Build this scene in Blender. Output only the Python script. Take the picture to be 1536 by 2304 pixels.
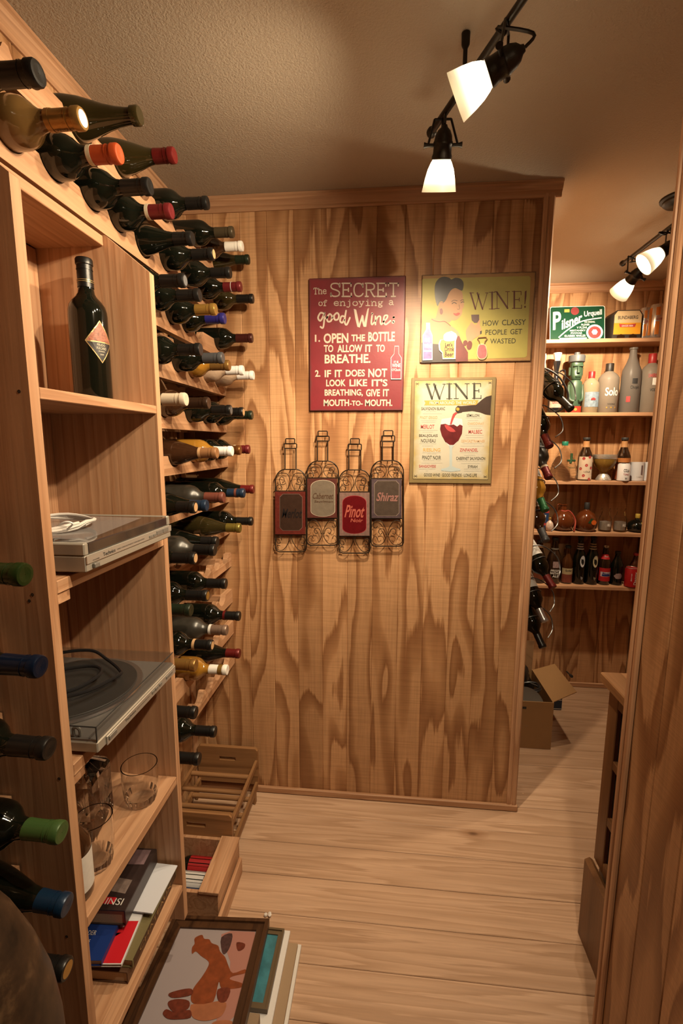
import bpy, math, random
from mathutils import Vector, Matrix
random.seed(7)
S = bpy.context.scene
for o in list(bpy.data.objects): bpy.data.objects.remove(o, do_unlink=True)
COL = S.collection
# ---------------------------------------------------------------- camera
F, PIT, YAW, ROL, HC = 1042.8, .1479, .098, .003, 1.517
cam = bpy.data.cameras.new('camera'); camo = bpy.data.objects.new('camera', cam); COL.objects.link(camo)
cam.sensor_fit = 'HORIZONTAL'; cam.sensor_width = 36; cam.lens = 36 * F / 1536; cam.clip_start = .02
camo.matrix_world = (Matrix.Translation((0, 0, HC)) @ Matrix.Rotation(YAW, 4, 'Z') @ Matrix.Rotation(-PIT, 4, 'X')
                     @ Matrix.Rotation(math.pi / 2, 4, 'X') @ Matrix.Rotation(ROL, 4, 'Z'))
S.camera = camo
# ---------------------------------------------------------------- world, exposure
w = bpy.data.worlds.new('world'); S.world = w; w.use_nodes = True
w.node_tree.nodes['Background'].inputs[0].default_value = (.9, .8, .65, 1)
w.node_tree.nodes['Background'].inputs[1].default_value = .02
vs = S.view_settings
vs.view_transform = 'Standard'; vs.look = 'None'; vs.gamma = 1; vs.use_curve_mapping = False; vs.exposure = 0.0
LAMP = 3.8          # common factor on every lamp head
# ---------------------------------------------------------------- room dimensions
CEIL = 2.402
XL, XR, YB = -.81, .555, 1.80          # left wall, passage line, back wall
YF, XRR, YRW = 2.87, 1.50, 1.04        # far wall, far room right wall, end of right wall
YREAR = -1.0

def ray(x, y):
    a = (x - 768) / F; b = (y - 1152) / F
    c, s = math.cos(-ROL), math.sin(-ROL); a, b = a * c - b * s, a * s + b * c; b = -b
    lev = math.cos(PIT) + b * math.sin(PIT); z = -math.sin(PIT) + b * math.cos(PIT)
    return Vector((a * math.cos(YAW) - lev * math.sin(YAW), a * math.sin(YAW) + lev * math.cos(YAW), z))
CO = Vector((0, 0, HC))
def onX(x, y, v): r = ray(x, y); return CO + r * (v / r.x)
def onY(x, y, v): r = ray(x, y); return CO + r * (v / r.y)
def onZ(x, y, v): r = ray(x, y); return CO + r * ((v - HC) / r.z)

# ---------------------------------------------------------------- mesh builder
class MB:
    def __init__(s): s.v = []; s.f = []
    def add(s, vs_, fs, M=None):
        n = len(s.v)
        s.v += [tuple(M @ Vector(p)) if M else tuple(p) for p in vs_]
        s.f += [tuple(i + n for i in f) for f in fs]; return s
    def box(s, x0, y0, z0, x1, y1, z1, M=None, b=0.0):
        if b <= 0:
            return s.add([(x0,y0,z0),(x1,y0,z0),(x1,y1,z0),(x0,y1,z0),(x0,y0,z1),(x1,y0,z1),(x1,y1,z1),(x0,y1,z1)],
                         [(0,3,2,1),(4,5,6,7),(0,1,5,4),(1,2,6,5),(2,3,7,6),(3,0,4,7)], M)
        # chamfered box: 24 verts
        X, Y, Z = (x0, x1), (y0, y1), (z0, z1); V = []; idx = {}
        for i in (0, 1):
            for j in (0, 1):
                for k in (0, 1):
                    sx, sy, sz = (b if i == 0 else -b), (b if j == 0 else -b), (b if k == 0 else -b)
                    for ax in range(3):
                        p = [X[i], Y[j], Z[k]]
                        d = (sx, sy, sz)
                        for q in range(3):
                            if q != ax: p[q] += d[q]
                        idx[(i, j, k, ax)] = len(V); V.append(tuple(p))
        G = lambda i, j, k, a: idx[(i, j, k, a)]
        Fc = []
        for a in range(3):
            o1, o2 = [(1, 2), (2, 0), (0, 1)][a]
            for e in (0, 1):
                q = []
                for (p1, p2) in ((0, 0), (1, 0), (1, 1), (0, 1)):
                    c = [0, 0, 0]; c[a] = e; c[o1] = p1; c[o2] = p2; q.append(G(*c, a))
                Fc.append(tuple(q if e else q[::-1]))
            for p1 in (0, 1):
                for p2 in (0, 1):
                    c0 = [0, 0, 0]; c1 = [0, 0, 0]; c1[a] = 1
                    c0[o1] = c1[o1] = p1; c0[o2] = c1[o2] = p2
                    q = [G(*c0, o1), G(*c1, o1), G(*c1, o2), G(*c0, o2)]
                    Fc.append(tuple(q if p1 != p2 else q[::-1]))
        for i in (0, 1):
            for j in (0, 1):
                for k in (0, 1):
                    t = [G(i, j, k, 0), G(i, j, k, 1), G(i, j, k, 2)]
                    Fc.append(tuple(t if (i + j + k) % 2 == 1 else t[::-1]))
        return s.add(V, Fc, M)
    def lathe(s, prof, seg=20, M=None, a0=0, a1=None, cap=True):
        full = a1 is None; a1 = a0 + 2 * math.pi if full else a1
        n = seg if full else seg + 1; V = []; Fc = []
        for r, z in prof:
            for i in range(n):
                t = a0 + (a1 - a0) * i / seg; V.append((r * math.cos(t), r * math.sin(t), z))
        m = seg
        for j in range(len(prof) - 1):
            for i in range(m):
                k = (i + 1) % n
                Fc.append((j*n+i, j*n+k, (j+1)*n+k, (j+1)*n+i))
        if full and cap:
            if prof[0][0] > 1e-5: Fc.append(tuple(range(n))[::-1])
            if prof[-1][0] > 1e-5: Fc.append(tuple((len(prof)-1)*n + i for i in range(n)))
        return s.add(V, Fc, M)
    def prism(s, poly, h0, h1, M=None):
        n = len(poly)
        if sum(poly[i][0]*poly[(i+1)%n][1]-poly[(i+1)%n][0]*poly[i][1] for i in range(n)) < 0: poly = poly[::-1]
        V = [(x, y, h0) for x, y in poly] + [(x, y, h1) for x, y in poly]
        return s.add(V, [tuple(range(n))[::-1], tuple(range(n, 2*n))] + [(i, (i+1) % n, n+(i+1) % n, n+i) for i in range(n)], M)
    def flat(s, poly, h=0, M=None): return s.add([(x, y, h) for x, y in poly], [tuple(range(len(poly)))], M)
    def tube(s, pts, r, seg=8, closed=False, M=None):
        P = [Vector(p) for p in pts]; n = len(P); V = []; Fc = []; up = None
        for i in range(n):
            a = P[i-1] if (i or closed) else P[i]; b = P[(i+1) % n] if (i < n-1 or closed) else P[i]
            t = (b - a).normalized()
            if up is None:
                up = Vector((0, 0, 1)) if abs(t.z) < .9 else Vector((1, 0, 0))
            e1 = (up - t * up.dot(t)).normalized(); e2 = t.cross(e1); up = e1
            rr = r[i] if isinstance(r, (list, tuple)) else r
            for k in range(seg):
                q = 2*math.pi*k/seg; V.append(P[i] + e1 * (rr*math.cos(q)) + e2 * (rr*math.sin(q)))
        m = n if closed else n - 1
        for i in range(m):
            for k in range(seg):
                j = (i+1) % n; l = (k+1) % seg
                Fc.append((i*seg+k, i*seg+l, j*seg+l, j*seg+k))
        if not closed: Fc += [tuple(range(seg))[::-1], tuple((n-1)*seg + k for k in range(seg))]
        return s.add(V, Fc, M)
    def ribbon(s, pts, wd, h=0.0, M=None):          # flat stroke in the xy plane
        n = len(pts); L = []; R_ = []
        for i in range(n):
            a = pts[max(i-1, 0)]; b = pts[min(i+1, n-1)]
            dx, dy = b[0]-a[0], b[1]-a[1]; d = math.hypot(dx, dy) or 1
            ww = wd[i] if isinstance(wd, (list, tuple)) else wd
            L.append((pts[i][0]-dy/d*ww/2, pts[i][1]+dx/d*ww/2, h)); R_.append((pts[i][0]+dy/d*ww/2, pts[i][1]-dx/d*ww/2, h))
        return s.add(L + R_, [(n+i, n+i+1, i+1, i) for i in range(n-1)], M)
    def mesh(s, name, smooth=False):
        me = bpy.data.meshes.new(name); me.from_pydata(s.v, [], s.f); me.update()
        if smooth:
            me.polygons.foreach_set('use_smooth', [True] * len(me.polygons))
            try: me.set_sharp_from_angle(angle=math.radians(smooth if smooth is not True else 38))
            except Exception: pass
        return me
    def build(s, name, m, parent=None, smooth=False):
        return put(name, s.mesh(name, smooth), m, parent)
def put(name, me, m, parent=None, M=None):
    o = bpy.data.objects.new(name, me); COL.objects.link(o)
    if me is not None:
        if len(me.materials) == 0: me.materials.append(None)
        o.material_slots[0].link = 'OBJECT'; o.material_slots[0].material = m
    if parent is not None: o.parent = parent
    if M is not None: o.matrix_local = M
    return o
def tag(o, label, cat, group=None):
    o['label'] = label; o['category'] = cat
    if group: o['group'] = group
    return o
def thing(name, label, cat, M=None, group=None):
    o = bpy.data.objects.new(name, None); COL.objects.link(o); o.empty_display_size = .05
    if M is not None: o.matrix_world = M if isinstance(M, Matrix) else Matrix.Translation(M)
    return tag(o, label, cat, group)
def struct(o): o['kind'] = 'structure'; return o
T = Matrix.Translation
def Rm(a, ax): return Matrix.Rotation(a, 4, ax)
def frame_z(p, d, up=(0, 0, 1)):                      # matrix at p whose local z points along d
    z = Vector(d).normalized(); u = Vector(up)
    if abs(z.dot(u)) > .98: u = Vector((0, 1, 0))
    x = u.cross(z).normalized(); y = z.cross(x)
    M = Matrix((x, y, z)).transposed().to_4x4(); M.translation = Vector(p); return M
def basis(p, ex, ey):
    ex = Vector(ex).normalized(); ey = Vector(ey); ey = (ey - ex * ey.dot(ex)).normalized(); ez = ex.cross(ey)
    M = Matrix((ex, ey, ez)).transposed().to_4x4(); M.translation = Vector(p); return M
def smoothpts(P, k=6, closed=False):
    P = [Vector(p) if len(p) == 3 else Vector((p[0], p[1], 0)) for p in P]; n = len(P); out = []
    for i in range(n if closed else n-1):
        p0 = P[i-1] if (i or closed) else P[0]; p1 = P[i]; p2 = P[(i+1) % n]; p3 = P[(i+2) % n] if (i < n-2 or closed) else P[-1]
        for j in range(k):
            t = j/k
            out.append(.5*((2*p1)+(p2-p0)*t+(2*p0-5*p1+4*p2-p3)*t*t+(3*p1-p0-3*p2+p3)*t**3))
    if not closed: out.append(P[-1])
    return out
# ---------------------------------------------------------------- text
_dg = None
_tc = {}
def text_data(s, bold=0.0):
    k = (s, bold)
    if k in _tc: return _tc[k]
    cu = bpy.data.curves.new('t', 'FONT'); cu.body = s; cu.size = 1; cu.resolution_u = 3; cu.offset = bold
    ob = bpy.data.objects.new('t', cu); COL.objects.link(ob)
    me = bpy.data.meshes.new_from_object(ob.evaluated_get(bpy.context.evaluated_depsgraph_get()))
    V = [tuple(v.co) for v in me.vertices]; Fc = [tuple(p.vertices) for p in me.polygons]
    bpy.data.objects.remove(ob, do_unlink=True); bpy.data.meshes.remove(me); bpy.data.curves.remove(cu)
    x0 = min(v[0] for v in V); x1 = max(v[0] for v in V); y0 = min(v[1] for v in V); y1 = max(v[1] for v in V)
    _tc[k] = (V, Fc, x0, x1, y0, y1); return _tc[k]
def add_text(mb, s, x0, x1, y0, y1, h=0, bold=0.0, shear=0.0, M=None):    # fit into a rectangle
    V, Fc, a, b, c, d = text_data(s, bold)
    sx = (x1-x0)/(b-a); sy = (y1-y0)/(d-c)
    mb.add([(x0+(v[0]-a)*sx+shear*(v[1]-c)*sy, y0+(v[1]-c)*sy, h) for v in V], Fc, M); return mb
def wrap_text(mb, s, r, z, wdt, hgt, ang, bold=0.0, rot=False):             # lettering round a bottle, local z up
    V, Fc, a, b, c, d = text_data(s, bold)
    vv = []
    for v in V:
        u = ((v[0]-a)/(b-a)-.5)*wdt; q = ((v[1]-c)/(d-c)-.5)*hgt
        if rot: u, q = -q, u
        t = ang+u/r; vv.append((r*math.cos(t), r*math.sin(t), z+q))
    mb.add(vv, Fc); return mb
# ---------------------------------------------------------------- materials
_m = {}
def mat(key, col=(.5,.5,.5), rough=.5, metal=0.0, spec=.5, emit=None, estr=0, trans=0, ior=1.5, alpha=1, coat=0, bump=0, bscale=200, var=0, vscale=30, sheen=0):
    if key in _m: return _m[key]
    m = bpy.data.materials.new(key); m.use_nodes = True; nt = m.node_tree; b = nt.nodes['Principled BSDF']
    b.inputs['Base Color'].default_value = (*col, 1); b.inputs['Roughness'].default_value = rough
    b.inputs['Metallic'].default_value = metal; b.inputs['Specular IOR Level'].default_value = spec
    b.inputs['Transmission Weight'].default_value = trans; b.inputs['IOR'].default_value = ior
    b.inputs['Alpha'].default_value = alpha; b.inputs['Coat Weight'].default_value = coat
    if emit: b.inputs['Emission Color'].default_value = (*emit, 1); b.inputs['Emission Strength'].default_value = estr
    if bump or var:
        tc = nt.nodes.new('ShaderNodeTexCoord'); n = nt.nodes.new('ShaderNodeTexNoise'); n.inputs['Scale'].default_value = bscale; n.inputs['Detail'].default_value = 3
        nt.links.new(tc.outputs['Object'], n.inputs['Vector'])
        if bump:
            bp = nt.nodes.new('ShaderNodeBump'); bp.inputs['Strength'].default_value = bump; bp.inputs['Distance'].default_value = .002
            nt.links.new(n.outputs['Fac'], bp.inputs['Height']); nt.links.new(bp.outputs['Normal'], b.inputs['Normal'])
        if var:
            n2 = nt.nodes.new('ShaderNodeTexNoise'); n2.inputs['Scale'].default_value = vscale; n2.inputs['Detail'].default_value = 4
            nt.links.new(tc.outputs['Object'], n2.inputs['Vector'])
            mx = nt.nodes.new('ShaderNodeMix'); mx.data_type = 'RGBA'
            mx.inputs['A'].default_value = (*[c*(1-var) for c in col], 1); mx.inputs['B'].default_value = (*[min(1, c*(1+var)) for c in col], 1)
            nt.links.new(n2.outputs['Fac'], mx.inputs['Factor']); nt.links.new(mx.outputs['Result'], b.inputs['Base Color'])
    _m[key] = m; return m
class NB:
    def __init__(s, key, rough=.5, spec=.5):
        s.m = bpy.data.materials.new(key); s.m.use_nodes = True; s.nt = s.m.node_tree; s.b = s.nt.nodes['Principled BSDF']
        s.b.inputs['Roughness'].default_value = rough; s.b.inputs['Specular IOR Level'].default_value = spec; _m[key] = s.m
    def n(s, t, **k):
        o = s.nt.nodes.new('ShaderNode' + t)
        for a, v in k.items():
            if a.startswith('i_'):
                o.inputs[a[2:].replace('_', ' ')].default_value = v
            else: setattr(o, a, v)
        return o
    def l(s, a, b): s.nt.links.new(a, b)
    def math(s, op, a, b=None, c=None):
        o = s.n('Math', operation=op)
        for i, v in enumerate((a, b, c)):
            if v is None: continue
            if isinstance(v, (int, float)): o.inputs[i].default_value = v
            else: s.l(v, o.inputs[i])
        return o.outputs[0]
    def ramp(s, fac, stops, interp='LINEAR'):
        r = s.n('ValToRGB'); cr = r.color_ramp; cr.interpolation = interp
        while len(cr.elements) < len(stops): cr.elements.new(.5)
        for e, (p, c) in zip(cr.elements, stops): e.position = p; e.color = (*c, 1) if len(c) == 3 else c
        s.l(fac, r.inputs[0]); return r.outputs['Color']
    def mix(s, fac, a, b, mode='MIX'):
        o = s.n('Mix', data_type='RGBA', blend_type=mode)
        for v, nm in ((fac, 'Factor'), (a, 'A'), (b, 'B')):
            if isinstance(v, (int, float)): o.inputs[nm].default_value = v
            elif isinstance(v, tuple): o.inputs[nm].default_value = (*v, 1)
            else: s.l(v, o.inputs[nm])
        return o.outputs['Result']
def wood(key, axis, light, dark, mid=None, scale=1.0, freq=9.0, sharp=False, knots=0.0, rough=.5, rnd=1.0, stretch=.07, fine=.35, saw=0.0, blotch=.25, jag=.012, fscale=160.0):
    if key in _m: return _m[key]
    N = NB(key, rough, .35)
    g = N.n('NewGeometry'); oi = N.n('ObjectInfo')
    sc = [1, 1, 1]; sc['XYZ'.index(axis)] = stretch
    vm = N.n('VectorMath', operation='MULTIPLY_ADD')
    N.l(g.outputs['Position'], vm.inputs[0]); vm.inputs[1].default_value = sc
    off = N.n('VectorMath', operation='SCALE'); off.inputs[0].default_value = (13.7*rnd, 7.3*rnd, 5.1*rnd)
    N.l(oi.outputs['Random'], off.inputs['Scale'])
    if rnd: N.l(off.outputs[0], vm.inputs[2])
    P = vm.outputs[0]
    # fibre noise, long along the grain
    sc2 = [1, 1, 1]; sc2['XYZ'.index(axis)] = .035
    v2 = N.n('VectorMath', operation='MULTIPLY'); N.l(g.outputs['Position'], v2.inputs[0]); v2.inputs[1].default_value = sc2
    n2 = N.n('TexNoise', i_Scale=fscale, i_Detail=3.0, i_Roughness=.6); N.l(v2.outputs[0], n2.inputs['Vector'])
    n1 = N.n('TexNoise', i_Scale=7.0*scale, i_Detail=1.5, i_Roughness=.45); N.l(P, n1.inputs['Vector'])
    n1.inputs['Distortion'].default_value = .25
    # growth rings: saw-tooth contour lines of a smooth field, edges frayed along the fibre
    fld = N.math('ADD', n1.outputs['Fac'], N.math('MULTIPLY_ADD', n2.outputs['Fac'], jag, -.5*jag))
    tooth = N.math('FRACT', N.math('MULTIPLY', fld, freq))
    mid = mid or tuple((a+b)/2 for a, b in zip(light, dark))
    if sharp: c = N.ramp(tooth, [(0, light), (.42, tuple(.8*l+.2*m for l, m in zip(light, mid))), (.55, mid), (.90, dark), (.965, mid), (1, light)])
    else: c = N.ramp(tooth, [(0, light), (.55, mid), (.88, dark), (1, light)])
    c = N.mix(fine, c, N.ramp(n2.outputs['Fac'], [(.3, (.45, .42, .40)), (.62, (1.08, 1.08, 1.08))]), 'MULTIPLY')
    n3 = N.n('TexNoise', i_Scale=2.3, i_Detail=2.0); N.l(P, n3.inputs['Vector'])
    c = N.mix(blotch, c, N.ramp(n3.outputs['Fac'], [(.3, (.62, .56, .50)), (.7, (1.1, 1.1, 1.1))]), 'MULTIPLY')
    if saw:
        v4 = N.n('VectorMath', operation='MULTIPLY'); N.l(g.outputs['Position'], v4.inputs[0]); v4.inputs[1].default_value = (7, 7, 380)
        n4 = N.n('TexNoise', i_Scale=1.0, i_Detail=1.0); N.l(v4.outputs[0], n4.inputs['Vector'])
        c = N.mix(saw, c, N.ramp(n4.outputs['Fac'], [(.35, (.55, .52, .5)), (.6, (1.08, 1.08, 1.08))]), 'MULTIPLY')
    if knots:
        sk = [3.2, 3.2, 3.2]; sk['XYZ'.index(axis)] = 1.5
        v3 = N.n('VectorMath', operation='MULTIPLY_ADD'); N.l(g.outputs['Position'], v3.inputs[0]); v3.inputs[1].default_value = sk
        if rnd: N.l(off.outputs[0], v3.inputs[2])
        vo = N.n('TexVoronoi', i_Scale=1.0); N.l(v3.outputs[0], vo.inputs['Vector'])
        k = N.ramp(vo.outputs['Distance'], [(0, (.12, .07, .04)), (.045*knots, (.2, .12, .07)), (.075*knots, (.75, .66, .58)), (.16*knots, (1, 1, 1))])
        c = N.mix(.9, c, k, 'MULTIPLY')
    if rnd:
        c = N.mix(1.0, c, N.ramp(oi.outputs['Random'], [(0, (.88, .86, .84)), (1, (1.06, 1.06, 1.06))]), 'MULTIPLY')
    N.l(c, N.b.inputs['Base Color'])
    bp = N.n('Bump', i_Strength=.25, i_Distance=.001); N.l(n2.outputs['Fac'], bp.inputs['Height']); N.l(bp.outputs['Normal'], N.b.inputs['Normal'])
    return N.m
PLY_L, PLY_D, PLY_M = (.56, .318, .160), (.285, .130, .055), (.425, .222, .102)
def ply(axis='Z'): return wood('plywood_' + axis, axis, PLY_L, PLY_D, PLY_M, scale=1.05, freq=6.5, sharp=True, rnd=.5, stretch=.17, fine=.30, saw=.28, rough=.42, blotch=.35, jag=.05, fscale=120)
def pine(axis): return wood('pine_' + axis, axis, (.55, .322, .185), (.42, .22, .115), scale=2.2, freq=9.0, stretch=.035, knots=.45, rough=.5, fine=.32, jag=.04)
def floorwood(): return wood('floor_pine', 'X', (.54, .36, .24), (.415, .26, .16), scale=1.7, freq=10.0, stretch=.05, knots=.65, rough=.42, fine=.30, jag=.05)
def darkwood(axis): return wood('walnut_' + axis, axis, (.075, .034, .015), (.035, .015, .007), scale=2.0, freq=4, stretch=.05, rough=.4)
def oak(axis): return wood('crate_wood_' + axis, axis, (.33, .17, .072), (.20, .095, .036), scale=2.0, freq=3, stretch=.05, rough=.55)
def paint_ceiling():
    N = NB('ceiling_paint', .75, .2)
    g = N.n('NewGeometry'); n = N.n('TexNoise', i_Scale=190.0, i_Detail=3.0, i_Roughness=.6); N.l(g.outputs['Position'], n.inputs['Vector'])
    n2 = N.n('TexNoise', i_Scale=3.0); N.l(g.outputs['Position'], n2.inputs['Vector'])
    N.l(N.mix(n2.outputs['Fac'], (.44, .375, .29), (.485, .415, .325)), N.b.inputs['Base Color'])
    bp = N.n('Bump', i_Strength=.55, i_Distance=.004); N.l(n.outputs['Fac'], bp.inputs['Height']); N.l(bp.outputs['Normal'], N.b.inputs['Normal'])
    return N.m
# ================================================================ the room
PLY = ply(); PX, PY, PZ = pine('X'), pine('Y'), pine('Z')
def slab(name, b, m): return struct(MB().box(*b).build(name, m))
floor = slab('floor', (XL-.1, YREAR-.1, -.12, XRR+.1, YF+.1, -.016), mat('subfloor', (.12, .08, .05), .8))
FW = floorwood()
y = 1.004 - .1355 * 15; row = 0
while y < YF:
    y1 = min(y + .1355, YF); y0 = max(y, YREAR)
    if y1 > YREAR + .01:
        cuts = [XL, XRR]
        for a, b in zip(cuts, cuts[1:]):
            MB().box(a + .0006, y0 + .0007, -.02, b - .0006, y1 - .0007, 0 - random.random()*.0008, b=.0016).build('plank', FW, floor)
    y += .1355; row += 1
ceiling = slab('ceiling', (XL-.1, YREAR-.1, CEIL, XRR+.1, YF+.1, CEIL+.1), paint_ceiling())
BW = .1016
def boards_y(parent, x0, x1, ys, face, start):          # boards on a wall facing -Y (face at y=face)
    x = start
    while x > x0: x -= BW
    while x < x1:
        a, b = max(x, x0), min(x+BW, x1)
        if b - a > .004: MB().box(a, face, 0, b, face+.012, CEIL, b=.0023).build('board', PLY, parent)
        x += BW
def boards_x(parent, y0, y1, face, sgn, start, nm='board'):        # boards on a wall facing sgn*X
    x = start
    while x > y0: x -= BW
    while x < y1:
        a, b = max(x, y0), min(x+BW, y1)
        f0, f1 = (face-.012, face) if sgn > 0 else (face, face+.012)
        if b - a > .004: MB().box(f0, a, 0, f1, b, CEIL, b=.0023).build(nm, PLY, parent)
        x += BW
core = mat('wall_core', (.3, .18, .09), .8)
wall_back = slab('wall_back', (XL-.1, YB+.011, 0, XR-.002, YB+.11, CEIL), core)
boards_y(wall_back, XL, XR-.03, None, YB, -.458)
wall_left = slab('wall_left', (XL-.1, YREAR-.1, 0, XL-.011, YB+.011, CEIL), core)
boards_x(wall_left, YREAR, YB, XL, 1, .03)
wall_passage = slab('wall_passage', (XR-.1, YB+.11, 0, XR-.011, YF+.1, CEIL), core)
boards_x(wall_passage, YB+.03, YF, XR-.001, 1, .03)
wall_right = slab('wall_right', (XR+.011, YREAR, 0, XR+.05, YRW-.003, CEIL), core)
boards_x(wall_right, YREAR, YRW-.028, XR, -1, .006)
wall_far = slab('wall_far', (XR-.1, YF+.011, 0, XRR+.1, YF+.11, CEIL), core)
boards_y(wall_far, XR, XRR, None, YF, .60)
wall_end = slab('wall_end', (XRR+.011, .1, 0, XRR+.11, YF+.011, CEIL), core)
boards_x(wall_end, 1.9, YF, XRR, -1, .02)
MB().box(XRR, .1, 0, XRR+.012, 1.9-.004, CEIL).build('board', PLY, wall_end)
slab('wall_rear', (XL-.1, YREAR-.1, 0, XR+.05, YREAR, CEIL), PLY)
slab('wall_side', (XR+.05, .0, 0, XRR+.1, .1, CEIL), PLY)
# corner mouldings: stepped vertical trim
def vtrim(name, prof, m):            # prof = xy polygon, full height
    return struct(MB().prism(prof, 0, CEIL-.001).build(name, m))
vtrim('trim_1', [(XR-.036,YB-.001),(XR-.036,YB-.006),(XR-.031,YB-.009),(XR-.022,YB-.009),(XR-.020,YB-.006),(XR-.016,YB-.006),(XR-.014,YB-.010),(XR-.002,YB-.010),(XR+.003,YB-.006),(XR+.003,YB+.029),(XR-.006,YB+.029),(XR-.006,YB-.0005)], PZ)
vtrim('trim_2', [(XR-.001,YRW-.030),(XR-.006,YRW-.030),(XR-.009,YRW-.026),(XR-.009,YRW-.018),(XR-.006,YRW-.016),(XR-.006,YRW-.012),(XR-.010,YRW-.010),(XR-.010,YRW-.002),(XR-.006,YRW+.003),(XR+.054,YRW+.003),(XR+.054,YRW-.002),(XR+.0005,YRW-.002)], PZ)
# crown mouldings
CP = [(0, 0), (.026, 0), (.026, .008), (.021, .012), (.019, .020), (.013, .030), (.008, .036), (.008, .044), (.005, .048), (0, .048)]
def crown(name, M, L, m): return struct(MB().prism(CP, 0, L, M).build(name, m))
# local x = out of wall, y = down, z = along
def cm(p, out, along): return Matrix(((out[0], 0, along[0], p[0]), (out[1], 0, along[1], p[1]), (0, -1, 0, p[2]), (0, 0, 0, 1)))
zc = CEIL - .0008
crown('trim_3', cm((XL, YB-.0005, zc), (0, -1), (1, 0)), XR - XL + .022, PX)
crown('trim_4', cm((XL+.0005, YREAR, zc), (1, 0), (0, 1)), YB - YREAR - .026, PY)
crown('trim_5', cm((XR, YF-.0005, zc), (0, -1), (1, 0)), XRR - XR, PX)
crown('trim_6', cm((XRR-.0005, .1, zc), (-1, 0), (0, 1)), YF - .1 - .026, PY)
def base(name, b, m): return struct(MB().box(*b, b=.003).build(name, m))
base('baseboard_back', (XL+.001, YB-.014, .0005, XR+.008, YB-.0005, .028), PX)
base('baseboard_far', (XR+.001, YF-.013, .0005, XRR-.001, YF-.0005, .03), PX)
# ================================================================ track lights
BRZ = mat('dark_bronze', (.022, .017, .013), .42, metal=.7, bump=.15, bscale=300)
def shade_mat():
    N = NB('frosted_lamp_glass', .4, .4)
    tc = N.n('TexCoord'); sp = N.n('SeparateXYZ'); N.l(tc.outputs['Object'], sp.inputs[0])
    f = N.math('MULTIPLY', sp.outputs['Z'], 1/.066)
    c = N.ramp(f, [(0, (1, .74, .42)), (.3, (1, .86, .60)), (.6, (1, .82, .52)), (1, (.95, .72, .38))])
    st = N.ramp(f, [(0, (.8, .8, .8)), (.28, (1, 1, 1)), (.58, (.30, .30, .30)), (.85, (.09, .09, .09)), (1, (.06, .06, .06))])
    N.b.inputs['Base Color'].default_value = (.8, .75, .6, 1)
    N.l(c, N.b.inputs['Emission Color']); N.l(N.math('MULTIPLY', st, 3.0*LAMP), N.b.inputs['Emission Strength'])
    return N.m
SHADE = shade_mat()
SP = [(.0200, 0), (.0255, .008), (.0320, .022), (.0372, .040), (.0405, .056), (.0430, .068)]
shade_me = MB().lathe(SP + [(r-.0022, z) for r, z in SP[::-1]], 32, cap=False).mesh('lamp_shade', 50)
sock_me = MB().lathe([(.001,-.066),(.006,-.065),(.008,-.060),(.015,-.054),(.020,-.044),(.022,-.034),(.0235,-.032),(.0235,-.027),(.022,-.025),(.0225,-.010),(.0245,-.004),(.0245,.002),(.0205,.003),(.019,-.002),(.001,-.003)], 24).mesh('socket', 40)
bulb_me = MB().lathe([(.001,.004),(.012,.006),(.017,.02),(.019,.034),(.014,.044),(.001,.048)], 16).mesh('bulb', 60)
BULB = mat('bulb_glow', (1, 1, 1), .4, emit=(1, .82, .52), estr=3*LAMP)
def head(track, pivot, d, hang, power, ang=150, lat=(1, 0, 0), blend=.9):
    """pivot = centre of the yoke; d = beam direction; hang = point on the bar"""
    d = Vector(d).normalized(); pivot = Vector(pivot); hang = Vector(hang)
    lat = Vector(lat); lat = (lat - d*lat.dot(d)).normalized()
    M = basis(pivot + d*.026, lat, d.cross(lat))
    so = put('socket', sock_me, BRZ, track, M)
    sh = put('lamp_shade', shade_me, SHADE, track, M)
    put('bulb', bulb_me, BULB, track, M)
    up = (hang - pivot); yk = MB()
    a = pivot + lat*.036; b = pivot - lat*.036; top = hang - Vector((0, 0, .008))
    for q in (a, b):
        yk.tube([q, q.lerp(top + (q-pivot)*.55, .8), top + (q-pivot)*.55], .0028, 6)
    yk.tube([top + lat*.02, top - lat*.02], .003, 6)
    yk.tube([top, hang], .006, 8)
    yk.build('yoke', BRZ, track, True)
    for q, sg in ((a, 1), (b, -1)):
        MB().tube([q - lat*.016*sg, q, q + lat*.010*sg], [.004, .004, .007], 10).build('thumb_screw', BRZ, track, True)
    side = lat.cross(d)
    MB().tube(smoothpts([pivot - d*.040, pivot - d*.058 + side*.012, hang - Vector((0,0,.05)) + side*.05, hang - Vector((0,0,.03)) + side*.012, hang], 5), .0032, 6).build('cable', BRZ, track, True)
    L = bpy.data.lights.new('lamp_beam', 'SPOT'); L.energy = power*LAMP; L.color = (1, .79, .53); L.spot_size = math.radians(ang); L.spot_blend = blend; L.shadow_soft_size = .018
    lo = bpy.data.objects.new('lamp_beam', L); COL.objects.link(lo); lo.parent = track
    lo.matrix_local = frame_z(pivot + d*.080, -d)
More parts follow.
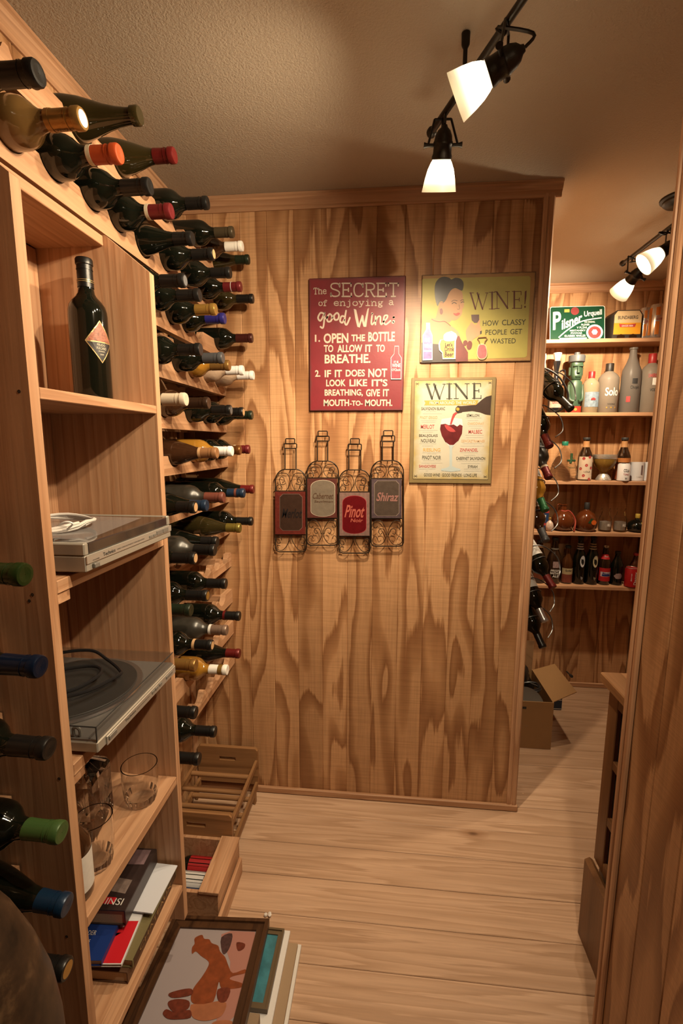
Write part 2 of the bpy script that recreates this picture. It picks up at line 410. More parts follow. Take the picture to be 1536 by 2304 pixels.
def track(label, pts, heads, stems, canopy):
    t = thing('track_light', label, 'light', T((0, 0, 0)))
    P = [Vector(p) for p in pts]
    MB().tube(P, .0078, 12).build('bar', BRZ, t, True)
    ex = (P[0]-P[1]).normalized()
    MB().lathe([(.0005,-.014),(.008,-.011),(.0125,-.004),(.0125,.004),(.008,.011),(.0005,.014)], 16, frame_z(P[0]+ex*.008, ex)).build('end_cap', BRZ, t, True)
    for s_ in stems:
        s_ = Vector(s_)
        MB().lathe([(.0048,0),(.0048,.07),(.009,.078),(.0095,.1)], 12, T((s_.x, s_.y, s_.z))).build('stem', BRZ, t, True)
    c = Vector(canopy)
    MB().lathe([(.065,0),(.064,-.006),(.056,-.010),(.055,-.016),(.046,-.024),(.012,-.028),(.008,-.034),(.008,c.z*0-.1)], 28, T((c.x, c.y, CEIL-.0005))).build('canopy', BRZ, t, True)
    for h in heads: head(t, **h)
    return t
zb = 2.30
A0 = Vector((.100, 1.318, zb)); dv = Vector((.348, -.937, 0))
Pt = lambda s: A0 + dv*s
track('bronze track light with frosted glass shades above the wine signs', [A0, Pt(1.15)],
      [dict(pivot=(.121, 1.268, 2.236), d=(-.03, .45, -.89), hang=Pt(.055), power=21, lat=(1, 0, 0), ang=114, blend=1.0),
       dict(pivot=(.203, 1.008, 2.222), d=(-.87, .355, -.337), hang=Pt(.315), power=9, lat=(.3, .9, 0), ang=118),
       dict(pivot=Pt(.60)-Vector((0, 0, .07)), d=(-.75, .15, -.62), hang=Pt(.60), power=11, lat=(.3, .9, 0), ang=125),
       dict(pivot=Pt(.92)-Vector((0, 0, .07)), d=(-.45, .55, -.75), hang=Pt(.92), power=14, lat=(1, 0, 0), ang=130)],
      [Pt(.155)-Vector((0, 0, -.0)), Pt(1.0)], Pt(.75))
B0 = Vector((1.012, 2.275, zb))
Pb = lambda s: B0 + Vector((0, -s, 0))
track('bronze track light in the far room beyond the passage', [B0, Pb(.8)],
      [dict(pivot=(1.02, 2.18, 2.215), d=(-.30, .74, -.56), hang=Pb(.075), power=22, lat=(1, -.3, 0)),
       dict(pivot=(1.02, 1.95, 2.235), d=(-.80, .10, -.55), hang=Pb(.33), power=12, lat=(.3, .9, 0))],
      [], Pb(.33)+Vector((.03, 0, 0)))
# ================================================================ wine racks
ROWS = dict(a=2.168, b=2.038, c=1.898, d=1.762, e=1.622, f=1.488, g=1.348, h=1.220, i=1.082, j=.928, k=.792, m=.658)
# bottles: (row, pixel of capsule end, Y override or None, kind, glass, capsule, label, description)
BT = [
('b',(86,173),None,'bdx','dark','black','','thick plain black capsule'),
('a',(316,273),None,'cham','olive','none','','bare champagne-style lip'),
('a',(392,347),None,'burg','olive','red','','long red capsule'),
('a',(467,457),None,'bdx','dark','black','','black capsule with a white dot'),
('a',(524,513),None,'bdx','dark','bronze','','dark bronze capsule'),
('a',(545,551),None,'bdx','brown','white','','white capsule'),
('a',(552,584),1.742,'burg','olive','dkgreen','','dark capsule over sloping shoulders'),
('b',(185,273),None,'bdx','gold','goldw','','gold capsule with white top'),
('b',(268,343),None,'bdx','dark','orange','','orange capsule'),
('b',(337,419),None,'bdx','dark','black','','long black capsule'),
('b',(385,472),None,'bdx','dark','dkred','','dark red capsule and cream collar'),
('b',(433,542),None,'burg','dark','black','','black capsule over sloping shoulders'),
('b',(480,576),1.338,'bdx','dark','blacktan','','black capsule with tan end'),
('b',(518,616),1.475,'bdx','dark','black','grey','black capsule'),
('b',(542,649),1.60,'bdx','dark','redtext','','red capsule printed with white letters'),
('b',(569,673),1.735,'bdx','olive','black','','short black capsule'),
('c',(415,626),None,'bdx','dark','blackgrey','','black capsule with grey end'),
('c',(449,665),None,'bdx','dark','black','','black capsule with small gold mark'),
('c',(485,698),1.355,'bdx','dark','gold','','gold capsule'),
('c',(503,719),1.455,'bdx','dark','blue','','royal blue capsule'),
('c',(567,761),None,'bdx','dark','maroon','','maroon capsule'),
('d',(451,786),None,'bdx','dark','black','','black capsule'),
('d',(501,805),1.38,'bdx','dark','slate','','slate grey capsule'),
('d',(507,822),1.485,'bdx','amber','oldgold','','old gold capsule on amber glass'),
('d',(547,835),None,'bdx','paper','whitescrew','','white screw cap and brown paper wrap, nearer one'),
('d',(570,846),1.715,'bdx','paper','whitescrew','','white screw cap and brown paper wrap, farther one'),
('e',(418,898),None,'bdx','dark','cream','','cream capsule'),
('e',(469,907),None,'bdx','brown','dkbrown','','dark brown capsule'),
('e',(519,923),1.455,'bdx','dark','blackgrey','','black capsule with pale seal'),
('e',(547,929),1.585,'bdx','dark','blacktan','','black capsule with brass end'),
('e',(567,934),None,'bdx','dark','dkgreen','','dark green capsule'),
('f',(488,1022),None,'burg','brown','tan','','dull tan capsule'),
('f',(522,1014),None,'bdx','amber','whitescrew','white','white screw cap and white label'),
('f',(540,1013),1.572,'bdx','dark','copper','','copper capsule'),
('f',(556,1011),1.675,'bdx','dark','dkred','','dark red capsule'),
('g',(439,1140),None,'burg','dark','blacktan','','ringed black capsule with tan end'),
('g',(465,1140),1.258,'burg','dark','navy','','navy blue capsule'),
('g',(503,1118),1.372,'bdx','dusty','rust','','rust red capsule on dusty glass'),
('g',(549,1110),1.565,'bdx','dark','navyred','','navy and red capsule'),
('g',(570,1101),1.70,'burg','dark','red','','bright red capsule over sloping shoulders'),
('h',(439,1260),None,'bdx','dark','blacktan','','ringed black capsule with tan cork end'),
('h',(483,1237),1.240,'bdx','dusty','black','','black capsule on dusty glass'),
('h',(486,1220),1.332,'burg','dark','black','','black capsule over sloping shoulders'),
('h',(540,1186),None,'burg','olive','olivegold','','olive gold capsule'),
('h',(567,1171),1.675,'bdx','dark','black','white','black capsule and white label'),
('i',(429,1371),None,'bdx','dark','dkgreen','','dark green capsule'),
('i',(466,1336),None,'bdx','dark','goldend','','black capsule with gold end'),
('i',(508,1317),None,'bdx','dark','black','','black capsule'),
('j',(440,1494),None,'bdx','gold','oldgold','','wide old gold capsule'),
('j',(458,1450),1.252,'bdx','dark','blackorange','','black capsule with orange collar'),
('j',(510,1417),None,'bdx','dusty','pewter','white','pewter brown capsule and white collar'),
('j',(539,1386),None,'bdx','dark','blackred','white','black capsule with red ring'),
('k',(440,1597),None,'bdx','dark','black','','black capsule'),
('k',(511,1508),None,'bdx','amber','whitegold','','white capsule with gold band'),
('k',(539,1481),1.50,'burg','dark','red','','red capsule over sloping shoulders'),
('m',(448,1706),None,'bdx','dark','black','','black capsule'),
('m',(484,1648),1.245,'bdx','dark','black','','black capsule with pale strip'),
]
NEAR = [
('g',(55,1293),'bdx','olive','green2','dark green screw capsule'),
('h',(90,1500),'bdx','dark','bluefoil','blue foil capsule with silver seal'),
('i',(110,1684),'bdx','dark','black','ringed black capsule'),
('j',(138,1873),'bdx','dark','green','bright green capsule with white rings'),
('k',(150,2037),'burg','dark','bluec','blue capsule tilted down'),
('m',(133,2178),'bdx','dark','goldend','gold rimmed end'),
]
GLASS = dict(dark=mat('black_green_glass', (.004, .0048, .003), .06, spec=.5), olive=mat('olive_glass', (.022, .016, .005), .07, spec=.6, coat=.3),
    brown=mat('brown_glass', (.035, .014, .006), .07, spec=.6, coat=.3), gold=mat('golden_glass', (.12, .065, .02), .12, spec=.6, coat=.4),
    amber=mat('amber_wine_glass', (.30, .14, .018), .08, spec=.6, coat=.4), dusty=mat('dusty_glass', (.03, .026, .02), .32, spec=.5, var=.5, vscale=40),
    paper=mat('brown_paper_wrap', (.36, .25, .17), .75, bump=.8, bscale=60, var=.2, vscale=25))
def cap(key, c, r=.38, me=.35): return mat('foil_' + key, c, r, metal=me, bump=.1, bscale=250)
CAP = dict(black=cap('black', (.007, .0065, .006), .36, .2), bronze=cap('bronze', (.06, .045, .025)), red=cap('red', (.125, .009, .008)), dkred=cap('dark_red', (.13, .012, .014)),
    maroon=cap('maroon', (.055, .010, .008)), orange=cap('orange', (.36, .05, .010), .42, .1), white=cap('white', (.72, .68, .62), .45, 0), whitescrew=cap('screw_white', (.74, .72, .70), .4, 0),
    cream=cap('cream', (.50, .42, .32), .5, 0), gold=cap('gold', (.42, .25, .06), .3, .7), goldw=cap('pale_gold', (.34, .19, .055), .32, .7), oldgold=cap('old_gold', (.28, .15, .04), .35, .6),
    blue=cap('royal_blue', (.022, .018, .16)), slate=cap('slate', (.075, .078, .085)), dkbrown=cap('dark_brown', (.03, .014, .007)), dkgreen=cap('dark_green', (.012, .02, .010)),
    tan=cap('tan', (.26, .125, .05), .5, .2), copper=cap('copper', (.20, .075, .02), .3, .7), rust=cap('rust', (.13, .035, .022), .5, .1), navy=cap('navy', (.012, .028, .06)),
    olivegold=cap('olive_gold', (.20, .15, .03), .35, .6), pewter=cap('pewter', (.20, .13, .095), .4, .4), green=cap('leaf_green', (.042, .09, .022), .4, .2), green2=cap('bottle_green', (.015, .03, .006), .3, .4),
    bluec=cap('mid_blue', (.004, .022, .055), .35, .3), bluefoil=cap('deep_blue', (.004, .011, .032), .3, .5), silver=cap('silver', (.45, .45, .46), .3, .8), tip=cap('cork_tan', (.45, .27, .13), .7, 0), grey=cap('lead_grey', (.10, .10, .105), .6, .1))
ALI = dict(blacktan=('black', 'tip'), blackgrey=('black', 'grey'), redtext=('dkred', None), navyred=('navy', None), blackorange=('black', 'tip'), blackred=('black', None), goldend=('black', 'gold'), whitegold=('white', None), goldw=('goldw', 'whitescrew'))
# profiles (radius, height from base)
PROF = dict(
 bdx=[(.001,.004),(.030,.0),(.0365,.003),(.0378,.008),(.0378,.185),(.0372,.194),(.0345,.205),(.0290,.214),(.0215,.222),(.0165,.230),(.0148,.240),(.0143,.260),(.0142,.287),(.0160,.2885),(.0160,.2995),(.010,.3005)],
 burg=[(.001,.004),(.032,.0),(.0395,.003),(.0405,.008),(.0405,.140),(.0395,.155),(.0360,.175),(.0300,.197),(.0235,.217),(.0180,.234),(.0152,.250),(.0145,.268),(.0143,.284),(.0162,.2855),(.0162,.2965),(.010,.2975)],
 cham=[(.001,.004),(.034,.0),(.0415,.004),(.0430,.010),(.0430,.135),(.0415,.155),(.0370,.180),(.0300,.205),(.0225,.230),(.0170,.255),(.0145,.275),(.0142,.284),(.0172,.286),(.0172,.299),(.0150,.302),(.010,.302)])
HT = dict(bdx=.300, burg=.297, cham=.302)
_bm = {}
def bmesh_of(kind, k=1.0):
    if kind not in _bm:
        g = MB().lathe(PROF[kind], 24).mesh('bottle_' + kind, 50); h = HT[kind]
        lo = .238 if kind == 'bdx' else .246
        pr = [q for q in PROF[kind] if q[1] >= lo]
        c0 = [(pr[0][0]+.0009, lo+.004)] + [(r+.0009, z) for r, z in pr[1:-2]] + [(pr[-2][0]+.0008, pr[-2][1]-.001), (pr[-2][0]-.0008, h+.0012), (.0108, h+.0016)]
        c = MB().lathe(c0, 20, cap=False).lathe([(.0108, h+.0016), (.0005, h+.0008)], 20, cap=False).mesh('capsule_' + kind, 40)
        d = MB().lathe([(.0118, h+.0019), (.0005, h+.0019)], 18, cap=False).mesh('disc_' + kind)
        _bm[kind] = (g, c, d)
    return _bm[kind]
_lab = {}
def label_mesh(r, z0, z1, a0, a1):
    k = (round(r,4), z0, z1, a0, a1)
    if k not in _lab: _lab[k] = MB().lathe([(r, z0), (r, z1)], 14, None, a0, a1).mesh('label', 60)
    return _lab[k]
def ringmesh(r, z0, z1):
    k = ('r', round(r,4), z0, z1)
    if k not in _lab: _lab[k] = MB().lathe([(r-.0004, z0), (r, z0), (r, z1), (r-.0004, z1)], 20, cap=False).mesh('band', 60)
    return _lab[k]
WLAB = mat('white_label_paper', (.62, .60, .56), .6, var=.12, vscale=80); CLAB = mat('cream_label_paper', (.48, .42, .30), .6, var=.15, vscale=80)
def wine_bottle(kind, glass, capk, M, label, group, lab='', name='wine_bottle', extra=None):
    g, c, d = bmesh_of(kind)
    o = put(name, g, GLASS[glass]); o.matrix_world = M; tag(o, label, 'bottle', group)
    a = ALI.get(capk, (capk, None)); h = HT[kind]
    if capk == 'none':
        put('label_strip', label_mesh(.0175, .280, .3, -.5, .6), WLAB, o); return o
    put('capsule', c, CAP[a[0]], o)
    if a[1]: put('capsule_top', d, CAP[a[1]], o)
    rr = .0162
    put('ridge', ringmesh(.0159 if kind == 'bdx' else .0163, .2775 if kind == 'bdx' else .2755, .2790 if kind == 'bdx' else .2770), CAP[a[0]], o)
    if capk in ('redtext', 'blackred', 'blackorange', 'dkred', 'orange', 'pewter', 'whitegold', 'navyred', 'tan', 'green', 'gold', 'goldw'):
        col = dict(redtext=WLAB, blackred=CAP['red'], blackorange=CAP['tip'], dkred=CLAB, orange=CLAB, pewter=WLAB, whitegold=CAP['gold'], navyred=CAP['rust'], tan=CAP['tip'], green=CAP['green'], gold=CAP['oldgold'], goldw=CAP['oldgold'])[capk]
        zz = {'whitegold': (.272, .286), 'navyred': (.268, .276), 'green': (.285, .288), 'gold': (.286, .288), 'redtext': (.268, .2695)}.get(capk, (.243, .251))
        ro = .0163 if kind == 'bdx' else .0168
        put('band', ringmesh(ro, *zz), col, o)
    if capk == 'redtext':
        put('lettering', wrap_text(MB(), 'Don', .0168, .258, .012, .012, 1.2, .02, True).mesh('lettering'), WLAB, o)
    if capk == 'goldw':
        put('lettering', wrap_text(wrap_text(MB(), 'VINO DI', .0160, .270, .03, .005, -2.0, 0, True), 'COLLINA', .0160, .262, .03, .005, -2.0, 0, True).mesh('lettering'), mat('print_brown', (.04, .02, .008), .6), o)
    if lab:
        put('label', label_mesh(.0382 if kind == 'bdx' else .0409, .06, .150, -2.2, 1.2), dict(white=WLAB, grey=mat('grey_label_paper', (.22, .22, .21), .6)).get(lab, WLAB), o)
    return o
ORD = ['first','second','third','fourth','fifth','sixth','seventh','eighth','ninth','tenth','eleventh','twelfth']
slots = {}; placed = []
for row, px, yo, kind, gl, cp, lb, desc in BT:
    z = ROWS[row]; r = ray(*px)
    if yo is None: t = -.5 / r.x
    else: t = yo / r.y
    p = CO + r*t                                     # capsule end
    p.z = z + max(-.010, min(.012, (p.z - z)*.6))
    placed.append([row, p, kind, gl, cp, lb, desc, px])
for row in ROWS:
    L = sorted([q for q in placed if q[0] == row], key=lambda q: -q[1].y)
    ri = list(ROWS).index(row)
    for i, q in enumerate(L):
        tip = q[1]; h = HT[q[2]]; base_x = tip.x - h
        if base_x < XL + .004: base_x = XL + .004; tip.x = base_x + h
        d = Vector((1, 0, random.uniform(-.008, .008))).normalized(); b = Vector((base_x, tip.y, tip.z))
        slots.setdefault(row, []).append((b, d, max(k[0] for k in PROF[q[2]])))
        M = frame_z(b, d) @ Rm(random.uniform(-.7, .7), 'Z')
        lab = f'wine bottle with {q[6]}, {ORD[ri]} rack row from ceiling, {ORD[i]} from back wall'
        if q[7] == (86, 173): lab = 'nearest bottle of second rack row, black capsule ringed at the neck, under the ceiling'
        wds = lab.split()
        if len(wds) > 16: lab = f'{q[6]}, {ORD[ri]} rack row, {ORD[i]} from back wall'
        if len(wds) > 16 and len(lab.split()) < 14: lab = 'bottle with ' + lab
        if 0: lab = f'bottle with {q[6]}, {ORD[ri]} rack row, {ORD[i]} from back wall'
        wine_bottle(q[2], q[3], q[4], M, lab, 'wine bottles in the wooden rack', q[5])
nslots = {}
for row, px, kind, gl, cp, desc in NEAR:
    r = ray(*px); p = CO + r*(-.5/r.x); h = HT[kind]
    if row == 'm': p = CO + r*((ROWS['m']+.012 - HC)/r.z)
    tilt = -.10 if row == 'k' else -.02
    d = Vector((1, 0, tilt)).normalized(); b = p - d*h
    if b.x < XL + .006: b += d*((XL+.006-b.x)/d.x)
    o = wine_bottle(kind, gl, cp, frame_z(b, d) @ Rm(.4, 'Z'), f'wine bottle with {desc} in near rack left of the cabinet', 'wine bottles in the near rack')
    nslots.setdefault(row, []).append((b, d, max(k[0] for k in PROF[kind])))
    if cp == 'bluefoil':
        put('seal', label_mesh(.0161, .247, .262, -1.2, .2), CAP['silver'], o)
# rails
def rail_poly(y0, y1, zax, sl, x):            # scalloped board: one cradle under every bottle, spare cradles between
    zb_, zp = zax - .066, zax - .010
    C = []
    for q in sl:
        if isinstance(q, tuple): b, d, rr_ = q; C.append((b.y, b.z + (x - b.x)/d.x*d.z, rr_ + .0016))
        else: C.append((q, zax, .040))
    n = int((y1 - y0)/.004); top = []
    for i in range(n + 1):
        yy = y0 + (y1 - y0)*i/n; zz = zp
        for cy, cz, cr in C:
            if abs(yy - cy) < cr: zz = min(zz, cz - math.sqrt(cr*cr - (yy - cy)**2))
        top.append((yy, max(zz, zb_ + .006)))
    out = [top[0]]
    for k in range(1, n):
        if abs(top[k][1] - top[k-1][1]) > 1e-6 or abs(top[k][1] - top[k+1][1]) > 1e-6: out.append(top[k])
    return [(y0, zb_)] + out + [top[-1], (y1, zb_)]
MYZ = Matrix(((0,0,1,0),(1,0,0,0),(0,1,0,0),(0,0,0,1)))         # poly (y,z), extrude along x
def fill_slots(sl, y0, y1):
    out = list(sl); ys = [q[0].y for q in sl]; c = y0 + .055
    while c < y1 - .05:
        if all(abs(c - q) > .088 for q in ys): out.append(c); ys.append(c)
        c += .01
    return out
RACKW = pine('Y')
rack = thing('wine_rack', 'long pine wine rack with scalloped rails along the left wall', 'wine rack', T((0,0,0)))
for row, z in ROWS.items():
    y0 = -.2 if row in 'ab' else 1.066
    ys = fill_slots(slots.get(row, []), y0, YB - .01)
    for x0, x1, nm in ((-.652, -.630, 'front_rail'), (-.800, -.782, 'back_rail')):
        MB().prism(rail_poly(y0, YB - .002, z, ys, (x0+x1)/2), x0, x1, MYZ).build(nm, RACKW, rack)
for yy in (1.10, 1.42, 1.765):
    MB().box(-.8085, yy-.02, .02, -.8005, yy+.02, 2.30, b=.001).build('upright', PZ, rack)
for yy in (1.078, 1.786):
    for row, z in ROWS.items():
        if row in 'ab' and yy < 1.2: continue
        MB().box(-.781, yy-.0095, z-.064, -.6525, yy+.0095, z-.036, b=.001).build('cross_bar', PX, rack)
nr = thing('wine_rack', 'near pine wine rack left of the shelf cabinet', 'wine rack', T((0,0,0)))
for row, z in list(ROWS.items())[2:]:
    ys = fill_slots(nslots.get(row, []), .0, .655)
    for x0, x1, nm in ((-.652, -.630, 'front_rail'), (-.800, -.782, 'back_rail')):
        MB().prism(rail_poly(.0, .654, z, ys, (x0+x1)/2), x0, x1, MYZ).build(nm, RACKW, nr)
for yy in (.03, .35):
    MB().box(-.8085, yy-.02, .02, -.8005, yy+.02, 2.0, b=.001).build('upright', PZ, nr)
# ================================================================ shelf cabinet on the left wall
XC = -.53
cab = thing('shelf_cabinet', 'tall open pine shelf cabinet hung on the left wall between the racks', 'cabinet', T((0,0,0)))
side = [(-.805, .225), (XC, .225), (XC, 1.888), (-.628, 1.968), (-.805, 1.968)]
MXZ = Matrix(((1,0,0,0),(0,0,-1,0),(0,1,0,0),(0,0,0,1)))        # poly (x,z) extruded along -y
for y1 in (.677, 1.062):
    MB().prism(side, -y1, -(y1-.020), MXZ).build('side_panel', PZ, cab)
for zt, th in ((1.600, .018), (1.294, .022), (.966, .022), (.660, .022), (.337, .018)):
    MB().box(-.790, .678, zt-th, XC, 1.041, zt, b=.0012).build('shelf', PY, cab)
MB().box(-.790, .678, 1.945, -.632, 1.041, 1.966, b=.001).build('top', PY, cab)
for k in range(4):
    a = .678 + k*.0908
    MB().box(-.805, a, .225, -.791, a+.0902, 1.944, b=.0015).build('back_board', PZ, cab)
MB().box(-.60, .679, 1.252, XC-.004, .712, 1.2715, b=.001).build('cleat', PX, cab)
MB().box(-.60, .679, .924, XC-.004, .712, .9435, b=.001).build('cleat', PX, cab)
for (px_, py_) in ((43, 881), (73, 1338), (66, 1352), (133, 1752), (150, 2107)):
    p = onY(px_, py_, .657)
    MB().lathe([(.0005, 0), (.0028, 0)], 10, T((p.x, .6566, p.z)) @ Rm(math.pi/2, 'X'), cap=False).build('nail_hole', mat('nail_dark', (.02, .012, .008), .8), cab)
# big wine bottle with diamond label
mg = wine_bottle('bdx', 'dark', 'black', T((-.648, .992, 1.6005)) @ Matrix.Diagonal((1.02, 1.02, 1.0, 1)), 'upright wine bottle with diamond label on the top cabinet shelf', None)
LG = mat('label_gold_line', (.50, .36, .16), .35, metal=.6)
def bent(poly, r, ang, zc_): return [(r*math.cos(ang+x/r), r*math.sin(ang+x/r), zc_+y) for x, y in poly]
def diamond(w_, h_, r, ang, zc_, name, m, parent, y0=-1, y1=1, n=10):
    V = []; Fc = []
    ys = [y0+(y1-y0)*i/n for i in range(n+1)]
    for yv in ys:
        hw = w_*(1-abs(yv))
        for k in range(7):
            x = -hw+2*hw*k/6; t = ang+x/r; V.append((r*math.cos(t), r*math.sin(t), zc_+yv*h_))
    for i in range(n):
        for k in range(6): Fc.append((i*7+k, i*7+k+1, (i+1)*7+k+1, (i+1)*7+k))
    return MB().add(V, Fc).build(name, m, parent)
an = -.42
lab = diamond(.031, .044, .0384, an, .128, 'diamond_label', LG, mg)
diamond(.0287, .0408, .0387, an, .128, 'label_field', mat('label_black', (.015, .012, .012), .5), lab, -1, -.04)
diamond(.0287, .0408, .0387, an, .128, 'label_picture', mat('label_mosaic', (.28, .10, .06), .5, var=.9, vscale=220), lab, .02, 1)
t_ = MB(); wrap_text(t_, 'FEUDO', .0390, .1215, .018, .0046, an); wrap_text(t_, 'VULCANO', .0390, .1150, .022, .0055, an); wrap_text(t_, 'AGLIANICO', .0390, .1085, .014, .003, an); wrap_text(t_, '2009', .0390, .1020, .008, .003, an)
put('lettering', t_.mesh('lettering'), mat('label_ivory', (.6, .55, .42), .5), lab)
for zz in (.252, .2555): put('band', ringmesh(.0163, zz, zz+.0009), LG, mg)
# ---------------------------------------------------------------- turntables
SIL = mat('champagne_plastic', (.36, .33, .28), .38, metal=.35); SILF = mat('brushed_aluminium', (.50, .47, .42), .34, metal=.6)
SMK = mat('smoked_acrylic', (.035, .028, .024), .08, spec=.6, coat=.4)
DUST = mat('smoked_acrylic_clear', (.55, .5, .45), .06, trans=.92, ior=1.25)
BTN = mat('button_grey', (.22, .21, .19), .4, metal=.4); PRN = mat('print_black', (.02, .02, .02), .6)
BLK = mat('black_rubber', (.012, .012, .012), .6); PLT = mat('platter_mat_rubber', (.02, .02, .021), .55, var=.3, vscale=30)
# first: closed lid
x0, x1, y0, y1, zb1 = -.782, -.498, .707, 1.014, 1.2945
t1 = thing('turntable', 'silver turntable with closed smoked lid and bagged cable on top', 'turntable', T(((x0+x1)/2, (y0+y1)/2, zb1)))
def pt(mb, nm, m, par, smooth=False):
    o = mb.build(nm, m, par, smooth); o.matrix_parent_inverse = par.matrix_world.inverted() if par.parent is None else Matrix.Identity(4); return o
bs = pt(MB().box(x0, y0, zb1+.006, x1, y1, zb1+.034, b=.002), 'base', SIL, t1)
for a in (x0+.03, x1-.04):
    for b in (y0+.03, y1-.03): pt(MB().lathe([(.012, 0), (.013, .0065)], 14, T((a, b, zb1+.0003))), 'foot', BLK, t1)
for a, b in ((y0, y0+.012), (y1-.012, y1)): pt(MB().box(x0, a, zb1+.0345, x1-.001, b, zb1+.0555, b=.002), 'lid_cheek', SIL, t1)
pt(MB().box(x0, y0+.0125, zb1+.0345, x1-.002, y1-.0125, zb1+.0545, b=.002), 'lid', SMK, t1)
pt(MB().box(x1, y0+.001, zb1+.0205, x1+.0022, y1-.001, zb1+.0335), 'front_strip', SILF, t1)
pt(MB().box(x1+.0002, y0+.016, zb1+.010, x1+.006, y0+.030, zb1+.018, b=.001), 'power_button', BTN, t1)
for a, b, c in ((.205, .218, .0252), (.222, .233, .0252), (.237, .262, .0275), (.265, .290, .0275)):
    pt(MB().box(x1+.0022, y0+a, zb1+.0225, x1+.0036, y0+b, zb1+.0225+(.0095 if c > .026 else .006), b=.0006), 'button', BTN, t1)
MYf = lambda xf: Matrix(((0,0,1,xf),(1,0,0,0),(0,1,0,0),(0,0,0,1)))
tx = MB(); add_text(tx, 'Technics', y0+.045, y0+.082, zb1+.0235, zb1+.0300, 0, .01); add_text(tx, 'DIRECT DRIVE AUTOMATIC TURNTABLE SYSTEM', y0+.088, y0+.185, zb1+.0250, zb1+.0275, 0); add_text(tx, 'POWER', y0+.016, y0+.034, zb1+.0225, zb1+.0248)
tx.v = [tuple(MYf(x1+.0026) @ Vector(v)) for v in tx.v]
pt(tx, 'lettering', PRN, t1)
# bagged cable on the lid
zl = zb1+.055
bag = MB(); n = 14
def bagz(u, v): return zl+.0016+.006*max(0, math.sin(u*9+v*5)*math.cos(v*7-u*3))*(1-abs(2*u-1))*(1-abs(2*v-1))+.003*(1-abs(2*u-1))
for i in range(n+1):
    for j in range(n+1):
        u, v = i/n, j/n; bag.v.append((x0+.035+u*.235-.03*v*u, y0+.008+v*.235+.02*u, bagz(u, v)))
for i in range(n):
    for j in range(n): bag.f.append((i*(n+1)+j, (i+1)*(n+1)+j, (i+1)*(n+1)+j+1, i*(n+1)+j+1))
bo = thing('cable_bag', 'clear plastic bag holding a coiled white cable, on the upper turntable', 'cable', T((-.65, .82, zl)))
pt(bag, 'bag', mat('clear_film', (.62, .60, .60), .28, alpha=.20, spec=.6), bo, True)
cl = [Vector((-.640+.072*math.cos(t)*(1+.05*math.sin(k)), .812+.082*math.sin(t)*(1+.04*math.cos(k)), zl+.0125+.0035*math.sin(3*t+k)+.002*k)) for k in range(3) for t in [2*math.pi*i/28 for i in range(28)]]
pt(MB().tube(cl, .0030, 7), 'cable', mat('white_cable', (.62, .58, .54), .45), bo, True)
pt(MB().tube(smoothpts([(-.585,.772,zl+.006),(-.56,.768,zl+.022),(-.572,.762,zl+.026),(-.60,.768,zl+.008)], 6, True), .0018, 6, True), 'twist_tie', mat('tie_white', (.8, .8, .78), .5), bo, True)
# second: clear lid with platter under it
x0, x1, y0, y1, zb2 = -.784, -.500, .702, 1.001, .9665
t2 = thing('turntable', 'silver turntable with platter under a clear smoked dust cover', 'turntable', T(((x0+x1)/2, (y0+y1)/2, zb2)))
pt(MB().box(x0, y0, zb2+.006, x1, y1, zb2+.026, b=.002), 'base', SIL, t2)
for a in (x0+.03, x1-.04):
    for b in (y0+.03, y1-.03): pt(MB().lathe([(.012, 0), (.013, .0065)], 14, T((a, b, zb2+.0003))), 'foot', BLK, t2)
pt(MB().box(x0+.001, y0+.003, zb2+.026, x1-.003, y1-.003, zb2+.030), 'deck', mat('deck_silver', (.30, .285, .27), .35, metal=.5), t2)
cx, cy = (x0+x1)/2-.012, (y0+y1)/2+.004
pl = pt(MB().lathe([(.001,.0),(.136,.0),(.138,.003),(.136,.0065),(.001,.0065)], 56, T((cx, cy, zb2+.0305))), 'platter', mat('platter_metal', (.5, .5, .52), .22, metal=.9), t2, 40)
pm = pt(MB().lathe([(.001,.007),(.124,.007),(.125,.0085),(.124,.0095),(.001,.0095)], 56, T((cx, cy, zb2+.0305))), 'platter_mat', PLT, t2, 40)
# dust cover: thin walled open box
cov = MB(); w_ = .0022; h0, h1 = zb2+.0265, zb2+.056
cov.box(x0, y0+.001, h1-w_, x1-.001, y1-.001, h1); cov.box(x0, y0+.001, h0, x1-.001, y0+.001+w_, h1-w_); cov.box(x0, y1-.001-w_, h0, x1-.001, y1-.001, h1-w_); cov.box(x1-.001-w_, y0+.001+w_, h0, x1-.001, y1-.001-w_, h1-w_)
pt(cov, 'dust_cover', mat('smoke_sheet', (.06, .05, .04), .04, alpha=.16, spec=.5), t2)
ed = MB()
for a, b in (((x1-.0015, y0+.001), (x1-.0015, y1-.001)), ((x0, y0+.0015), (x1-.0015, y0+.0015))): ed.tube([(*a, h1-.0008), (*b, h1-.0008)], .0012, 5)
ed.tube([(x1-.0015, y0+.0015, h0), (x1-.0015, y0+.0015, h1)], .0012, 5)
pt(ed, 'cover_edge', BLK, t2)
pt(MB().box(x1, y0+.024, zb2+.0045, x1+.003, y1-.001, zb2+.0225, b=.001), 'front_strip', SILF, t2)
pt(MB().box(x1+.003, y0+.028, zb2+.012, x1+.0052, y0+.052, zb2+.0205, b=.001), 'power_button', BTN, t2)
for a in (.185, .2, .217, .25):
    pt(MB().box(x1+.003, y0+a, zb2+.012, x1+.0046, y0+a+(.03 if a > .24 else .012), zb2+.0185, b=.0006), 'button', BTN, t2)
pt(MB().tube(smoothpts([(x1-.050,y0+.0095,zb2+.031),(x1-.050,y0+.0095,zb2+.044),(x1-.043,y0+.0095,zb2+.047),(x1-.038,y0+.0095,zb2+.042),(x1-.038,y0+.0095,zb2+.031)],5), .0028, 7), 'hinge_clip', BTN, t2, True)
